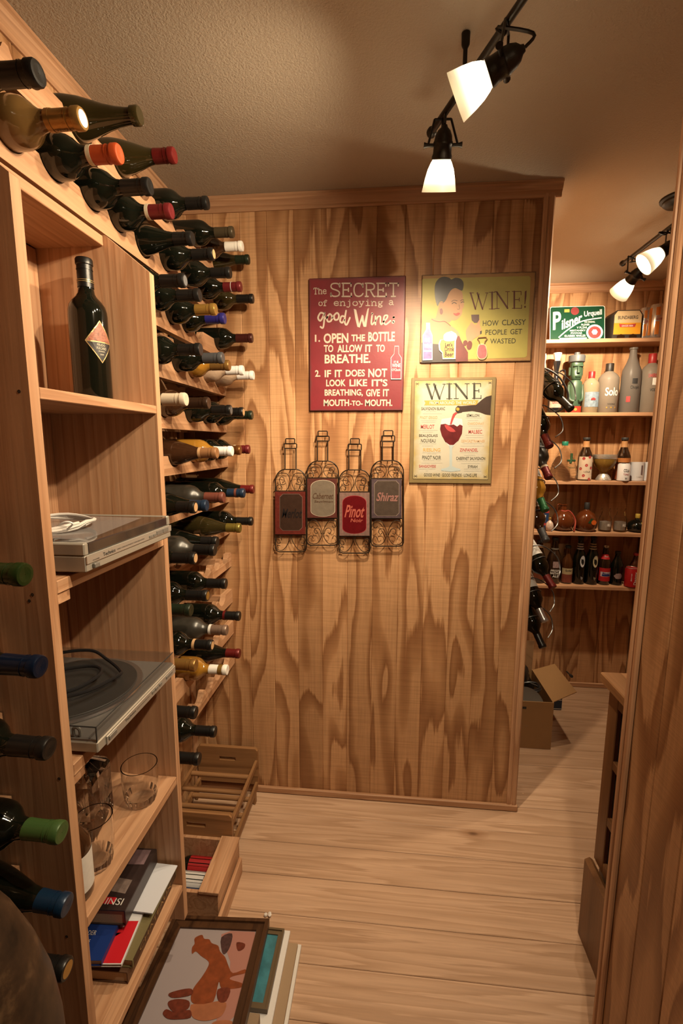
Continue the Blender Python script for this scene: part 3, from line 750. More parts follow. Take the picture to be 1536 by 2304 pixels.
tx = MB(); add_text(tx, 'Technics', y0+.082, y0+.120, zb2+.0125, zb2+.0180, 0, .01); add_text(tx, 'QUARTZ SYNTHESIZER DIRECT DRIVE', y0+.125, y0+.175, zb2+.013, zb2+.0155)
tx.v = [tuple(MYf(x1+.0033) @ Vector(v)) for v in tx.v]; pt(tx, 'lettering', PRN, t2)
zc2 = zb2+.0565
loop = smoothpts([(-.78,.80,zc2+.006),(-.70,.76,zc2+.006),(-.62,.80,zc2+.006),(-.60,.87,zc2+.007),(-.64,.90,zc2+.007),(-.71,.86,zc2+.008),(-.73,.79,zc2+.009),(-.66,.755,zc2+.010),(-.585,.79,zc2+.010),(-.555,.86,zc2+.010),(-.565,.885,zc2+.009),(-.62,.925,zc2+.012),(-.68,.955,zc2+.016),(-.75,.93,zc2+.014),(-.77,.85,zc2+.012)], 7)
tag(MB().tube(loop, .0036, 7).build('power_cord', mat('cord_black', (.012, .012, .013), .3), None, True), 'black power cord looped on the clear turntable lid', 'cable')
# ---------------------------------------------------------------- glasses
CG = mat('clear_crystal', (.99, .99, .985), .01, trans=1.0, ior=1.36)
def tumbler(x, y, z, r, h, label):
    n = 36; prof = [(.0005,0),(r*.72,0),(r*.82,.003),(r*.90,h*.16),(r*.97,h*.42),(r,h*.62),(r,h),(r-.0022,h),(r-.0026,h*.55),(r*.86,h*.24),(r*.5,.013),(.0005,.011)]
    mb = MB().lathe(prof, n); V = []
    for i, v in enumerate(mb.v):
        ring = i//n; k = i % n
        if 2 <= ring <= 4: s = 1-.045*(k % 2); v = (v[0]*s, v[1]*s, v[2])
        V.append(v)
    mb.v = V
    o = mb.build('whisky_glass', CG, None, 30); o.location = (x, y, z); return tag(o, label, 'glass', 'whisky glasses')
tumbler(-.578, .955, .6603, .041, .096, 'cut crystal whisky glass standing alone at the right of the decanter')
tumbler(-.580, .782, .6603, .037, .108, 'cut crystal whisky glass beside the dark bottle, nearer one')
dc = thing('decanter', 'square cut glass decanter on the shelf below the turntables', 'decanter', T((-.668, .872, .6603)) @ Rm(.12, 'Z'))
a = .047; V = []
def sq(a, z, r=.006): return [(x, y, z) for x, y in ((-a+r,-a),(a-r,-a),(a,-a+r),(a,a-r),(a-r,a),(-a+r,a),(-a,a-r),(-a,-a+r))]
rings = [sq(a*.95, 0), sq(a, .006), sq(a, .128), sq(a*.93, .138), sq(a*.45, .158), sq(.016, .168, .007), sq(.015, .190, .006)]
mb = MB()
for r_ in rings: mb.v += r_
for i in range(len(rings)-1):
    for k in range(8): mb.f.append((i*8+k, i*8+(k+1) % 8, (i+1)*8+(k+1) % 8, (i+1)*8+k))
mb.f += [tuple(range(8))[::-1], tuple(6*8+k for k in range(8))]
mb.build('body', CG, dc)
cut = MB()
for s_ in range(4):
    M = Rm(s_*math.pi/2, 'Z')
    for k in range(7):
        an_ = math.radians(35+k*18); L = .05+.03*(k % 2)
        p0 = Vector((.0, -a-.0004, .015)); p1 = p0+Vector((math.cos(an_)*L*.75, 0, math.sin(an_)*L*1.25))
        p1.x = max(-a*.9, min(a*.9, p1.x)); p1.z = min(.124, p1.z)
        cut.tube([M @ p0, M @ p1], [.0016, .0005], 4)
cut.build('cut_pattern', CG, dc)
MB().lathe([(.010,.186),(.020,.193),(.024,.205),(.020,.217),(.006,.223)], 8).build('stopper', CG, dc)
db = thing('dark_bottle', 'small dark bottle with white label and brass ring beside the near crystal glass', 'bottle', T((-.582, .7165, .6603)))
MB().lathe([(.001,.003),(.030,0),(.0345,.004),(.035,.012),(.035,.100),(.032,.118),(.020,.135),(.0135,.148),(.0125,.165),(.014,.166),(.014,.176),(.004,.177)], 24).build('glass', GLASS['brown'], db, 50)
MB().lathe([(.0354,.02),(.0354,.095)], 14, None, -.9, .9).build('label', WLAB, db, 60)
MB().tube([(.0165*math.cos(q), .0165*math.sin(q), .168) for q in [2*math.pi*i/20 for i in range(20)]], .0016, 6, True).build('ring', mat('brass', (.55, .36, .12), .3, metal=.9), db, True)
# ---------------------------------------------------------------- books on the bottom shelf
PAGE = mat('book_pages', (.42, .31, .21), .8, var=.15, vscale=300)
def book(label, M, w_, d_, t_, cover, spine=None, art=None, hard=True, name='book', pages=PAGE, txt=None):
    """local x across from spine (0) inwards to -w, y along, z up"""
    o = thing(name, label, 'book', M)
    c = .0022 if hard else .0008
    cv = MB().box(-w_, 0, 0, 0, d_, c).box(-w_, 0, t_-c, 0, d_, t_).box(-c, 0, c, .0006, d_, t_-c)
    co = cv.build('cover', cover, o)
    MB().box(-w_+.004, .003, c, -c, d_-.003, t_-c).build('pages', pages, o)
    if art:
        for poly, m in art: MB().flat(poly, t_+.0004).build('cover_art', m, co)
    if txt:
        mb = MB()
        for s, xa, xb, ya, yb, flip in txt:
            V, Fc, a_, b_, c_, d2 = text_data(s)
            vv = [((xa+(xb-xa)*(v[1]-c_)/(d2-c_)) if flip else (xa+(xb-xa)*(v[0]-a_)/(b_-a_)), (ya+(yb-ya)*(v[0]-a_)/(b_-a_)) if flip else (ya+(yb-ya)*(v[1]-c_)/(d2-c_)), t_+.0007) for v in V]
            mb.add(vv, Fc)
        mb.build('lettering', WLAB, co)
    return o
zs = .3375
book('thick old brown book at the bottom of the book stack', T((-.548, .806, zs)) @ Rm(.03, 'Z'), .20, .222, .030, mat('old_brown_cover', (.10, .045, .02), .6))
b2 = book('olive green book with gilt spine lettering under the magazines', T((-.540, .815, zs+.0305)) @ Rm(.02, 'Z'), .205, .222, .020, mat('olive_cover', (.16, .13, .055), .55))
mb = MB(); V, Fc, a_, b_, c_, d2 = text_data('CHATEAUX')
mb.add([(.0012, .03+.16*(v[0]-a_)/(b_-a_), .004+.012*(v[1]-c_)/(d2-c_)) for v in V], Fc); mb.build('lettering', LG, b2)
MB().box(-.0005, .004, .001, .0009, .218, .019).build('spine', mat('dark_olive_spine', (.05, .025, .012), .5), b2)
RED = mat('magazine_red', (.52, .012, .02), .4); WHT = mat('magazine_white', (.62, .62, .64), .45); BLU = mat('paperback_blue', (.008, .03, .16), .4)
book('red and white wine magazine lying on the olive book', T((-.556, .800, zs+.0512)) @ Rm(.10, 'Z'), .18, .215, .007, WHT, hard=False,
     art=[([(-.178,.002),(-.002,.002),(-.002,.092),(-.030,.092),(-.030,.078),(-.075,.078),(-.105,.05),(-.16,.03)], RED), ([(-.09,.045),(-.05,.05),(-.03,.066),(-.07,.062)], mat('bird_black', (.02, .01, .01), .5))],
     txt=[('US', -.055, -.030, .098, .108, False)])
b4 = book('blue paperback with a bread photo on its cover', T((-.596, .792, zs+.0590)) @ Rm(.10, 'Z'), .15, .20, .014, BLU, hard=False,
     art=[([(-.095,.13),(-.035,.13),(-.035,.165),(-.095,.165)], mat('bread_photo', (.42, .22, .05), .5, var=.7, vscale=90))],
     txt=[('THE WINE READER', -.13, -.04, .052, .062, False), ('NOTES AND TASTINGS', -.13, -.045, .036, .043, False), ('VINTAGES', -.13, -.08, .10, .107, False)], pages=mat('grey_pages', (.45, .40, .36), .8))
book('folded white papers sticking out beneath the dark book', T((-.540, .905, zs+.0640)) @ Rm(-.02, 'Z'), .075, .128, .003, mat('white_paper', (.60, .62, .68), .5), hard=False, name='papers')
DK = mat('dark_photo_cover', (.035, .022, .020), .32, var=.6, vscale=25)
book('dark hardback with photo cover on top of the book stack', T((-.583, .866, zs+.0735)) @ Rm(.05, 'Z'), .17, .165, .040, DK,
     art=[([(-.10,.05),(-.02,.04),(-.02,.075),(-.10,.085)], mat('cover_pale', (.20, .15, .13), .35, var=.7, vscale=60)), ([(-.085,.115),(-.012,.118),(-.012,.160),(-.07,.160)], mat('cover_mauve', (.20, .13, .14), .35, var=.5, vscale=40)),
          ([(-.060,.014),(-.035,.014),(-.035,.030),(-.060,.030)], RED)], txt=[('INSI', -.055, -.015, .012, .028, False)])
def dusty():
    N = NB('dusty_brown_bottle', .42, .4); tc = N.n('TexCoord'); n = N.n('TexNoise', i_Scale=9.0, i_Detail=7.0, i_Roughness=.65); N.l(tc.outputs['Object'], n.inputs['Vector'])
    N.l(N.ramp(n.outputs['Fac'], [(.36, (.010, .007, .005)), (.5, (.040, .022, .012)), (.62, (.13, .075, .038)), (.75, (.17, .12, .08))]), N.b.inputs['Base Color']); return N.m
# ---------------------------------------------------------------- large dusty bottle in the near corner
dj = thing('large_bottle', 'very large dusty brown bottle standing at the lower left corner', 'bottle', T((-.502, .420, .255)))
MB().lathe([(.001,.006),(.078,0),(.098,.006),(.102,.02),(.102,.42),(.100,.50),(.094,.56),(.080,.62),(.060,.68),(.042,.72),(.031,.76),(.027,.82),(.026,.93),(.031,.932),(.031,.955),(.004,.956)], 40).build('glass', dusty(), dj, 50)
MB().lathe([(.1024,.20),(.1024,.40)], 18, None, -1.4, -.25).build('label', WLAB, dj, 60)
MB().lathe([(.0275,.83),(.0270,.93),(.032,.931),(.032,.957),(.006,.959)], 24, cap=False).build('capsule', CAP['oldgold'], dj, 40)
st = thing('wooden_box', 'plain pine box under the large dusty bottle', 'box', T((-.502, .42, .0005)))
for b in ((-.115,-.115,0,-.10,.115,.254),(.10,-.115,0,.115,.115,.254),(-.099,-.115,0,.099,-.10,.254),(-.099,.10,0,.099,.115,.254),(-.099,-.099,.24,.099,.099,.254)): MB().box(*b, b=.001).build('panel', PX, st)
# ---------------------------------------------------------------- crates by the back wall
OX, OY, OZ = oak('X'), oak('Y'), oak('Z')
cr = thing('wooden_crate', 'brown wooden bottle crate with dowels and hand holes against the back wall', 'crate', T((0,0,0)))
cx0, cx1, cy0, cy1 = -.795, -.530, 1.425, 1.775
def handle_board(y0, y1, h):
    zc_, hw, hh = h*.77, .036, .0085
    bot = .06
    mb = MB(); xm = (cx0+cx1)/2
    poly = [(cx0, bot), (cx1, bot), (cx1, h-.012), (cx1-.012, h), (cx0+.012, h), (cx0, h-.012)]
    for (a, b, c, d) in ((cx0, bot, cx1, zc_-hh), (cx0, zc_-hh, xm-hw, zc_+hh), (xm+hw, zc_-hh, cx1, zc_+hh)): mb.box(a, y0, b, c, y1, d)
    mb.prism([(cx0, zc_+hh), (cx1, zc_+hh), (cx1, h-.010), (cx1-.010, h), (cx0+.010, h), (cx0, h-.010)], -y1, -y0, MXZ)
    return mb
handle_board(cy1-.016, cy1, .225).build('end_board', OX, cr)
handle_board(cy0, cy0+.016, .205).build('end_board', OX, cr)
for x in (cx0, cx1-.012):
    MB().box(x, cy0+.0165, .150, x+.012, cy1-.0165, .176, b=.002).build('side_rail', OY, cr)
    MB().box(x, cy0+.0165, .040, x+.012, cy1-.0165, .075, b=.002).build('side_rail', OY, cr)
    for yy in (cy0+.03, cy1-.06): MB().box(x+.0005, yy, .0005, x+.0115, yy+.02, .0395, b=.001).build('foot', OZ, cr)
for yy in (1.50, 1.585, 1.67):
    for zz in (.163, .062):
        MB().tube([(cx0+.0125, yy, zz), (cx1-.0125, yy, zz)], .0095, 12).build('dowel', OX, cr, True)
# front wine box with bottles
wb = thing('wine_box', 'open pine wine box holding three labelled bottles on the floor', 'wine box', T((0,0,0)))
bx0, bx1, by0, by1, bh = -.775, -.505, 1.215, 1.424, .118
for b in ((bx0,by0,.0005,bx1,by0+.012,bh-.002),(bx0,by1-.012,.0005,bx1,by1,bh-.002),(bx0,by0+.0125,.0005,bx0+.012,by1-.0125,bh-.002),(bx1-.012,by0+.0125,.0005,bx1,by1-.0125,bh-.002),(bx0+.0125,by0+.0125,.0005,bx1-.0125,by1-.0125,.010)):
    MB().box(*b, b=.001).build('panel', PY, wb)
MB().box(bx1-.062, by0-.004, bh-.0015, bx1+.004, by1-.002, bh+.008, b=.0012).build('lid', PY, wb)
LABC = [('red', (.34,.012,.014), 'VIN DE BLOYE'), ('white', (.62,.60,.58), 'CLOS'), ('blue', (.010,.035,.16), 'CHATEAU')]
for (nm, c, txt), yy in zip(LABC, (1.378, 1.318, 1.258)):
    M = frame_z((-.5220, yy, .0392), (-1, 0, 0)) @ Matrix.Diagonal((.76, .76, .79, 1))
    o = wine_bottle('bdx', 'dark', 'black', M, f'wine bottle with {nm} label lying in the pine wine box', 'bottles in the wine box')
    lb = put('label', label_mesh(.0385, .035, .185, 0, 6.283), mat('box_label_' + nm, c, .5), o)
    mbt = MB(); V, Fc, a_, b_, c_, d2 = text_data(txt)
    vv = []
    for v in V:
        u = ((v[1]-c_)/(d2-c_)-.5)*.007; q = ((v[0]-a_)/(b_-a_)-.5)*.03; tt = 1.2+q/.0390; vv.append((.0390*math.cos(tt), .0390*math.sin(tt), .085+u))
    mbt.add(vv, Fc); put('lettering', mbt.mesh('lettering'), WLAB if nm != 'white' else PRN, lb)
tag(MB().box(bx1+.0045, 1.175, .0005, bx1+.016, 1.405, .062, b=.0015).build('box_lid', PY), 'thin pine lid standing on edge beside the wine box', 'board')
# ---------------------------------------------------------------- pictures lying on the floor
def rect_frame(name, label, M, w_, d_, prof, fm, art_m, mat_w=0):
    """local: x right 0..w, y up 0..d, z normal; prof = (width, thickness)"""
    o = thing(name, label, 'picture', M); fw, ft = prof
    for poly in ([(0,0),(w_,0),(w_-fw,fw),(fw,fw)], [(w_,0),(w_,d_),(w_-fw,d_-fw),(w_-fw,fw)], [(w_,d_),(0,d_),(fw,d_-fw),(w_-fw,d_-fw)], [(0,d_),(0,0),(fw,fw),(fw,d_-fw)]):
        mb = MB().prism(poly, 0, ft*.7)
        # raised outer lip
        mb.build('frame_rail', fm, o)
    mb = MB(); lip = fw*.35
    for b in ((0,0,w_,lip),(0,d_-lip,w_,d_),(0,lip,lip,d_-lip),(w_-lip,lip,w_,d_-lip)): mb.box(b[0],b[1],ft*.7,b[2],b[3],ft)
    mb.build('frame_lip', fm, o)
    art = MB().box(fw-.002, fw-.002, .001, w_-fw+.002, d_-fw+.002, ft*.45).build('print', art_m, o)
    return o, art
DWX = darkwood('Y')
A = CO + ray(391.7, 2074.4)*((.075-HC)/ray(391.7, 2074.4).z)
vdir = Vector((-.050, .985, -.150)).normalized(); udir = Vector((.996, .062, .010)); udir = (udir-vdir*udir.dot(vdir)).normalized()
W1, D1 = .292, .40
Mf = basis(A - vdir*D1, udir, vdir)
fr, pr = rect_frame('framed_picture', 'dark wooden frame with photo of a russet figure, on top of the floor pile', Mf, W1, D1, (.032, .022), DWX, mat('photo_backdrop', (.30, .26, .27), .35))
def fpx(x, y):     # pixel of the photograph -> local picture plane
    n = udir.cross(vdir); r = ray(x, y); o_ = Mf.translation + n*.011
    t = (o_-CO).dot(n)/r.dot(n); p = CO + r*t; q = p - Mf.translation; return (q.dot(udir), q.dot(vdir))
def zf(pts): return [fpx(280+x/3.49, 2040+y/3.49) for x, y in pts]
def clipf(P): return [(min(max(x, .033), W1-.033), min(max(y, .033), D1-.033)) for x, y in P]
RU, RU2, RU3 = mat('photo_russet', (.19,.045,.014), .4, var=.55, vscale=60), mat('photo_flesh', (.31,.115,.055), .4, var=.3, vscale=40), mat('photo_deep_red', (.12,.025,.013), .4, var=.7, vscale=90)
PNK = mat('photo_pink_wall', (.34,.16,.13), .4)
for pts, m, h in (([(760,215),(1030,180),(975,420),(930,620),(870,860),(720,900),(780,700),(830,430)], PNK, .0102),
    ([(565,235),(610,220),(625,250),(665,255),(685,285),(735,305),(750,350),(790,395),(815,460),(850,520),(945,490),(950,520),(850,545),(830,570),(925,600),(925,630),(830,645),(760,640),(740,590),(700,740),(620,765),(545,760),(520,720),(540,640),(600,560),(650,480),(660,430),(600,385),(560,350),(530,370),(530,320),(550,290),(548,255)], RU, .0106),
    ([(520,770),(620,765),(740,740),(800,760),(780,830),(740,870),(650,895),(580,890),(530,860)], RU2, .0109),
    ([(350,680),(450,650),(525,645),(530,690),(420,715),(360,710)], RU3, .0112), ([(345,745),(420,725),(505,740),(500,800),(400,830),(350,790)], RU3, .0112), ([(300,840),(330,805),(400,830),(510,810),(520,870),(420,885),(340,880)], RU3, .0112),
    ([(760,240),(845,210),(830,310),(790,370),(765,350)], mat('photo_shadow', (.06,.03,.03), .4, var=.8, vscale=120), .0108),
    ([(880,280),(945,290),(935,330),(890,345)], RU3, .0108), ([(730,650),(830,640),(800,740),(740,745)], RU3, .0110),
    ([(700,905),(780,890),(845,900),(860,930),(690,940)], RU2, .0110)):
    MB().flat(clipf([(q.x, q.y) for q in smoothpts(zf(pts), 3, True)]), h).build('photo_figure', m, pr)
def flatpic(px_tr, z, w_, d_, rot=0.0):
    p = onZ(*px_tr, z); return basis(Vector((p.x, p.y, z)) - Vector((w_, d_, 0)), (1, 0, 0), (0, 1, 0))
BRN = mat('aged_gilt_frame', (.10, .065, .03), .45)
rect_frame('framed_picture', 'narrow brown frame with a blue sea picture beneath the dark frame', flatpic((640, 2098), .040, .20, .205), .20, .205, (.016, .014), BRN, mat('sea_print', (.035, .16, .20), .4, var=.7, vscale=35))
o = MB().box(0, 0, 0, .24, .30, .010, b=.001).build('picture_board', mat('white_mount', (.62, .60, .58), .6)); o.matrix_world = flatpic((653, 2100), .028, .24, .30)
tag(o, 'white mount board under the blue sea picture', 'board')
o = MB().box(0, 0, 0, .30, .32, .012, b=.001).build('picture_board', mat('kraft_backing', (.30, .205, .12), .7)); o.matrix_world = flatpic((670, 2130), .0145, .30, .32)
tag(o, 'kraft brown backing board in the floor pile of pictures', 'board')
o = MB().box(0, 0, 0, .34, .33, .013, b=.001).build('picture_board', mat('white_canvas', (.60, .57, .53), .6)); o.matrix_world = flatpic((678, 2133), .0008, .34, .33)
tag(o, 'white canvas board at the very bottom of the picture pile', 'board')
o = MB().box(0, 0, 0, .20, .16, .030, b=.001).build('picture_box', mat('flat_box', (.25, .17, .10), .7)); o.matrix_world = T((-.50, .80, .0415)); tag(o, 'flat cardboard box propping up the dark frame', 'box')
fl = MB()
for k in range(5):
    q = random.random()*6.28; fl.lathe([(.0005,-.004),(.005,-.002),(.006,.002),(.0005,.005)], 7, T((-.36+.007*math.cos(q), 1.262+.007*math.sin(q), .0055)) @ Rm(q, 'X'))
tag(fl.build('fluff', mat('white_fluff', (.6,.55,.5), .9), None, True), 'small white scrap of fluff on the floor by the wine box', 'scrap')
# ================================================================ signs on the back wall
YS = 1.79
def wp(x, y): p = onY(x, y, YS); return (p.x, p.z)
MW = lambda yf: Matrix(((1,0,0,0),(0,0,-1,yf),(0,1,0,0),(0,0,0,1)))      # local (x, z, out) -> world, out = -Y
def zmap(ox, oy, sc): return lambda x, y: wp(ox + x/sc, oy + y/sc)
class Flat:                                          # flat print on a sign, layer by layer
    def __init__(s, root, yf, mp): s.root = root; s.yf = yf; s.mp = mp; s.h = .0004
    def poly(s, pts, m, name='print', smooth=0, closed=True, parent=None, h=None):
        P = [s.mp(*p) for p in pts]
        if smooth: P = [(q.x, q.y) for q in smoothpts(P, smooth, True)]
        return MB().flat(P, h or s.h, MW(s.yf)).build(name, m, parent or s.root)
    def stroke(s, strokes, wd, m, name='lettering', smooth=0, parent=None, h=None):
        mb = MB()
        for st_ in strokes:
            w0 = wd
            if isinstance(st_, tuple): st_, w0 = st_
            P = [s.mp(*p) for p in st_]
            if smooth and len(P) > 2: P = [(q.x, q.y) for q in smoothpts(P, smooth)]
            mb.ribbon(P, w0, h or s.h+.0002, MW(s.yf))
            for e in (P[0], P[-1]): mb.flat([(e[0]+w0*.5*math.cos(a), e[1]+w0*.5*math.sin(a)) for a in [k*math.pi/4 for k in range(8)]], (h or s.h+.0002)+.00003, MW(s.yf))
        return mb.build(name, m, parent or s.root)
    def text(s, lines, m, name='lettering', bold=0, parent=None, h=None, shear=0):
        """lines: (string, x0, x1, ytop, ybottom) in zoom pixels"""
        for (t, xa, xb, ya, yb) in lines:
            a = s.mp(xa, (ya+yb)/2); b = s.mp(xb, (ya+yb)/2); c = s.mp((xa+xb)/2, ya); d = s.mp((xa+xb)/2, yb)
            add_text(MB(), t, a[0], b[0], d[1], c[1], h or s.h+.0002, bold, shear, MW(s.yf)).build(name, m, parent or s.root)
# ---- red sign
ax, az = -.300, 1.637
CRM = mat('sign_cream', (.50, .41, .33), .5, var=.12, vscale=60)
def edge_mat(key, c, edge, x0, x1, z0, z1, wdt, rough=.3, var=.3):
    N = NB(key, rough, .5); g = N.n('NewGeometry'); sp = N.n('SeparateXYZ'); N.l(g.outputs['Position'], sp.inputs[0])
    dx = N.math('MINIMUM', N.math('SUBTRACT', sp.outputs['X'], x0), N.math('SUBTRACT', x1, sp.outputs['X']))
    dz = N.math('MINIMUM', N.math('SUBTRACT', sp.outputs['Z'], z0), N.math('SUBTRACT', z1, sp.outputs['Z']))
    n = N.n('TexNoise', i_Scale=35.0, i_Detail=4.0); N.l(g.outputs['Position'], n.inputs['Vector'])
    d = N.math('ADD', N.math('MINIMUM', dx, dz), N.math('MULTIPLY_ADD', n.outputs['Fac'], wdt*1.2, -wdt*.6))
    f = N.math('DIVIDE', d, wdt)
    n2 = N.n('TexNoise', i_Scale=18.0, i_Detail=5.0); N.l(g.outputs['Position'], n2.inputs['Vector'])
    cc = N.mix(n2.outputs['Fac'], tuple(v*(1-var) for v in c), tuple(min(1, v*(1+var)) for v in c))
    rm = N.ramp(f, [(0, (0, 0, 0)), (1, (1, 1, 1))])
    N.l(N.mix(rm, edge, cc), N.b.inputs['Base Color'])
    bp = N.n('Bump', i_Strength=.12, i_Distance=.001); n5 = N.n('TexNoise', i_Scale=120.0, i_Detail=2.0); N.l(g.outputs['Position'], n5.inputs['Vector']); N.l(n5.outputs['Fac'], bp.inputs['Height']); N.l(bp.outputs['Normal'], N.b.inputs['Normal'])
    return N.m
sg = thing('wine_sign', 'red metal wall sign about the secret of enjoying a good wine', 'sign', T((0,0,0)))
X0, X1, Z0, Z1 = -.300, .055, 1.637, 2.115
MB().box(X0, YS, Z0, X1, YB-.0006, Z1, b=.003).build('plate', edge_mat('sign_red', (.165, .010, .017), (.09, .025, .025), X0, X1, Z0, Z1, .010, .45), sg)
mp = zmap(670, 600, 5.908); Fs = Flat(sg, YS, mp)
SW = .0042
def typew(chars, x0, x1, yt, yb, wd, adv=None):
    """slab serif letters drawn as strokes on a unit grid"""
    G = {'T':[[(0,0),(1,0)],[(.5,0),(.5,1)],[(.3,1),(.7,1)],[(0,0),(0,.2)],[(1,0),(1,.2)]], 'S':[[(.92,.22),(.85,.06),(.5,0),(.15,.06),(.05,.25),(.2,.42),(.6,.52),(.92,.68),(.85,.92),(.5,1),(.15,.94),(.05,.78)],[(.95,.0),(.95,.28)],[(.05,.74),(.05,1)]],
     'E':[[(.12,0),(.12,1)],[(0,0),(.92,0)],[(0,1),(.95,1)],[(.12,.5),(.65,.5)],[(.92,0),(.92,.22)],[(.95,1),(.95,.76)],[(.65,.38),(.65,.62)]], 'C':[[(.95,.25),(.8,.06),(.5,0),(.2,.08),(.05,.35),(.05,.65),(.2,.92),(.5,1),(.8,.93),(.95,.78)],[(.95,.0),(.95,.3)]],
     'R':[[(.12,0),(.12,1)],[(0,0),(.6,0),(.9,.12),(.9,.38),(.6,.5),(.12,.5)],[(.5,.5),(.85,.98),(1,1)],[(0,1),(.3,1)]], 'h':[[(.1,-.35),(.1,1)],[(0,-.35),(.1,-.35)],[(.1,.25),(.4,.02),(.75,.08),(.82,.3),(.82,1)],[(0,1),(.28,1)],[(.66,1),(1,1)]],
     'e':[[(.1,.48),(.92,.48),(.85,.15),(.5,0),(.15,.15),(.05,.5),(.15,.85),(.5,1),(.9,.85)]], 'o':[[(.5,0),(.15,.15),(.05,.5),(.15,.85),(.5,1),(.85,.85),(.95,.5),(.85,.15),(.5,0)]], 'f':[[(.9,-.3),(.6,-.42),(.35,-.25),(.35,1)],[(.05,.05),(.75,.05)],[(.1,1),(.65,1)]],
     'n':[[(.15,0),(.15,1)],[(0,0),(.15,0)],[(.15,.25),(.45,.02),(.75,.08),(.84,.3),(.84,1)],[(0,1),(.32,1)],[(.68,1),(1,1)]], 'j':[[(.4,0),(.65,0),(.65,1.1),(.45,1.38),(.1,1.3)],[(.62,-.34),(.68,-.28)]], 'y':[[(.1,0),(.5,.9)],[(.9,0),(.4,1.3),(.1,1.32)],[(0,0),(.3,0)],[(.7,0),(1,0)]],
     'i':[[(.25,0),(.52,0),(.52,1)],[(.15,1),(.9,1)],[(.48,-.34),(.55,-.28)]], 'g':[[(.5,.05),(.2,.12),(.15,.4),(.5,.62),(.8,.45),(.78,.15),(.5,.05)],[(.8,.12),(.98,.02)],[(.3,.6),(.2,.78),(.5,.88),(.85,.95),(.85,1.25),(.5,1.38),(.15,1.28),(.18,1.02),(.3,.9)]], 'a':[[(.15,.15),(.45,0),(.75,.1),(.8,.3),(.8,.9),(1,1)],[(.8,.45),(.35,.48),(.1,.65),(.15,.92),(.45,1),(.8,.8)]]}
    n = len(chars); w_ = (x1-x0)/n; out = []
    for i, c in enumerate(chars):
        if c == ' ': continue
        for st_ in G[c]: out.append([(x0+(i+.08+.84*p[0])*w_, yt+(yb-yt)*p[1]) for p in st_])
    return out
Fs.stroke(typew('T', 205, 265, 285, 365, 0), .0030, CRM); Fs.stroke(typew('he', 268, 385, 305, 362, 0), .0030, CRM)
Fs.stroke(typew('SECRET', 420, 1345, 222, 396, 0), .0048, CRM, smooth=2)
Fs.stroke(typew('of', 270, 395, 468, 520, 0), .0030, CRM); Fs.stroke(typew('enjoying', 470, 1135, 462, 518, 0), .0030, CRM); Fs.stroke(typew('a', 1200, 1275, 450, 508, 0), .0030, CRM)
scr = [[(345,625),(300,615),(268,680),(300,720),(345,640),(355,615),(345,760),(330,815),(300,800)], [(355,690),(385,680),(420,630),(452,660),(440,720),(400,730),(385,690),(400,650)], [(452,700),(480,650),(520,615),(545,650),(530,700),(490,705),(480,660)],
       [(640,585),(625,680),(625,750),(650,770),(690,680)], [(622,665),(580,660),(560,720),(590,745),(622,690)]]
Fs.stroke([(s_, .0062) for s_ in scr], .006, CRM, smooth=5)
Fs.poly([(742,560),(775,572),(800,690),(812,760),(850,640),(870,650),(880,745),(925,560),(945,548),(908,800),(872,800),(848,720),(822,810),(790,800),(760,680)], CRM)
Fs.stroke([([(985,655),(975,740),(985,770),(1015,740)], .0055), ([(1030,660),(1030,770)], .0055), ([(1030,740),(1060,670),(1095,665),(1095,740),(1110,768),(1135,735)], .0055), ([(1135,735),(1180,690),(1190,650),(1150,655),(1140,720),(1165,770),(1230,720)], .0055), ([(985,622),(990,630)], .007), ([(1272,672),(1273,676)], .009), ([(1272,728),(1262,742)], .009)], .005, CRM, smooth=4)
Fs.text([('1.', 225, 295, 905, 1000), ('OPEN', 342, 670, 885, 1018), ('THE', 710, 892, 902, 992), ('BOTTLE', 935, 1288, 865, 995), ('TO', 345, 470, 1040, 1138), ('ALLOW', 525, 855, 1038, 1138), ('IT', 895, 985, 1036, 1135), ('TO', 1040, 1155, 1036, 1135),
    ('BREATHE.', 355, 965, 1165, 1285), ('2.', 228, 298, 1375, 1465), ('IF', 355, 440, 1375, 1470), ('IT', 490, 585, 1372, 1470), ('DOES', 635, 890, 1368, 1462), ('NOT', 935, 1185, 1355, 1470), ('LOOK', 375, 635, 1500, 1592), ('LIKE', 685, 920, 1498, 1590), ("IT'S", 980, 1190, 1495, 1592),
    ('BREATHING,', 355, 862, 1630, 1730), ('GIVE', 905, 1090, 1628, 1725), ('IT', 1130, 1210, 1628, 1725), ('MOUTH', 342, 680, 1765, 1855), ('-TO-', 690, 860, 1780, 1850), ('MOUTH.', 892, 1255, 1765, 1855)], CRM, bold=.028)
# ---- magnets
WHB = mat('magnet_white', (.55, .52, .52), .35)
def magnet(name, label, outline, yf, mp_, m_in, inset=.92, smooth=0, thick=.004):
    P = [mp_(*p) for p in outline]
    if smooth: P = [(q.x, q.y) for q in smoothpts(P, smooth, True)]
    cx_ = sum(p[0] for p in P)/len(P); cz_ = sum(p[1] for p in P)/len(P)
    o = tag(MB().prism(P, .0005, thick, MW(yf)).build(name, WHB), label, 'magnet')
    MB().flat([(cx_+(p[0]-cx_)*inset, cz_+(p[1]-cz_)*(1-(1-inset)*.45)) for p in P], thick+.0003, MW(yf)).build('magnet_face', m_in, o)
    return o, Flat(o, yf-thick-.0001, mp_)
m1, f1 = magnet('fridge_magnet', "red bottle magnet reading wine o'clock on the red sign", [(1285,1055),(1340,1055),(1342,1160),(1378,1215),(1372,1500),(1235,1500),(1232,1215),(1275,1160)], YS, mp, mat('magnet_red', (.30, .03, .05), .35, var=.9, vscale=60), .90)
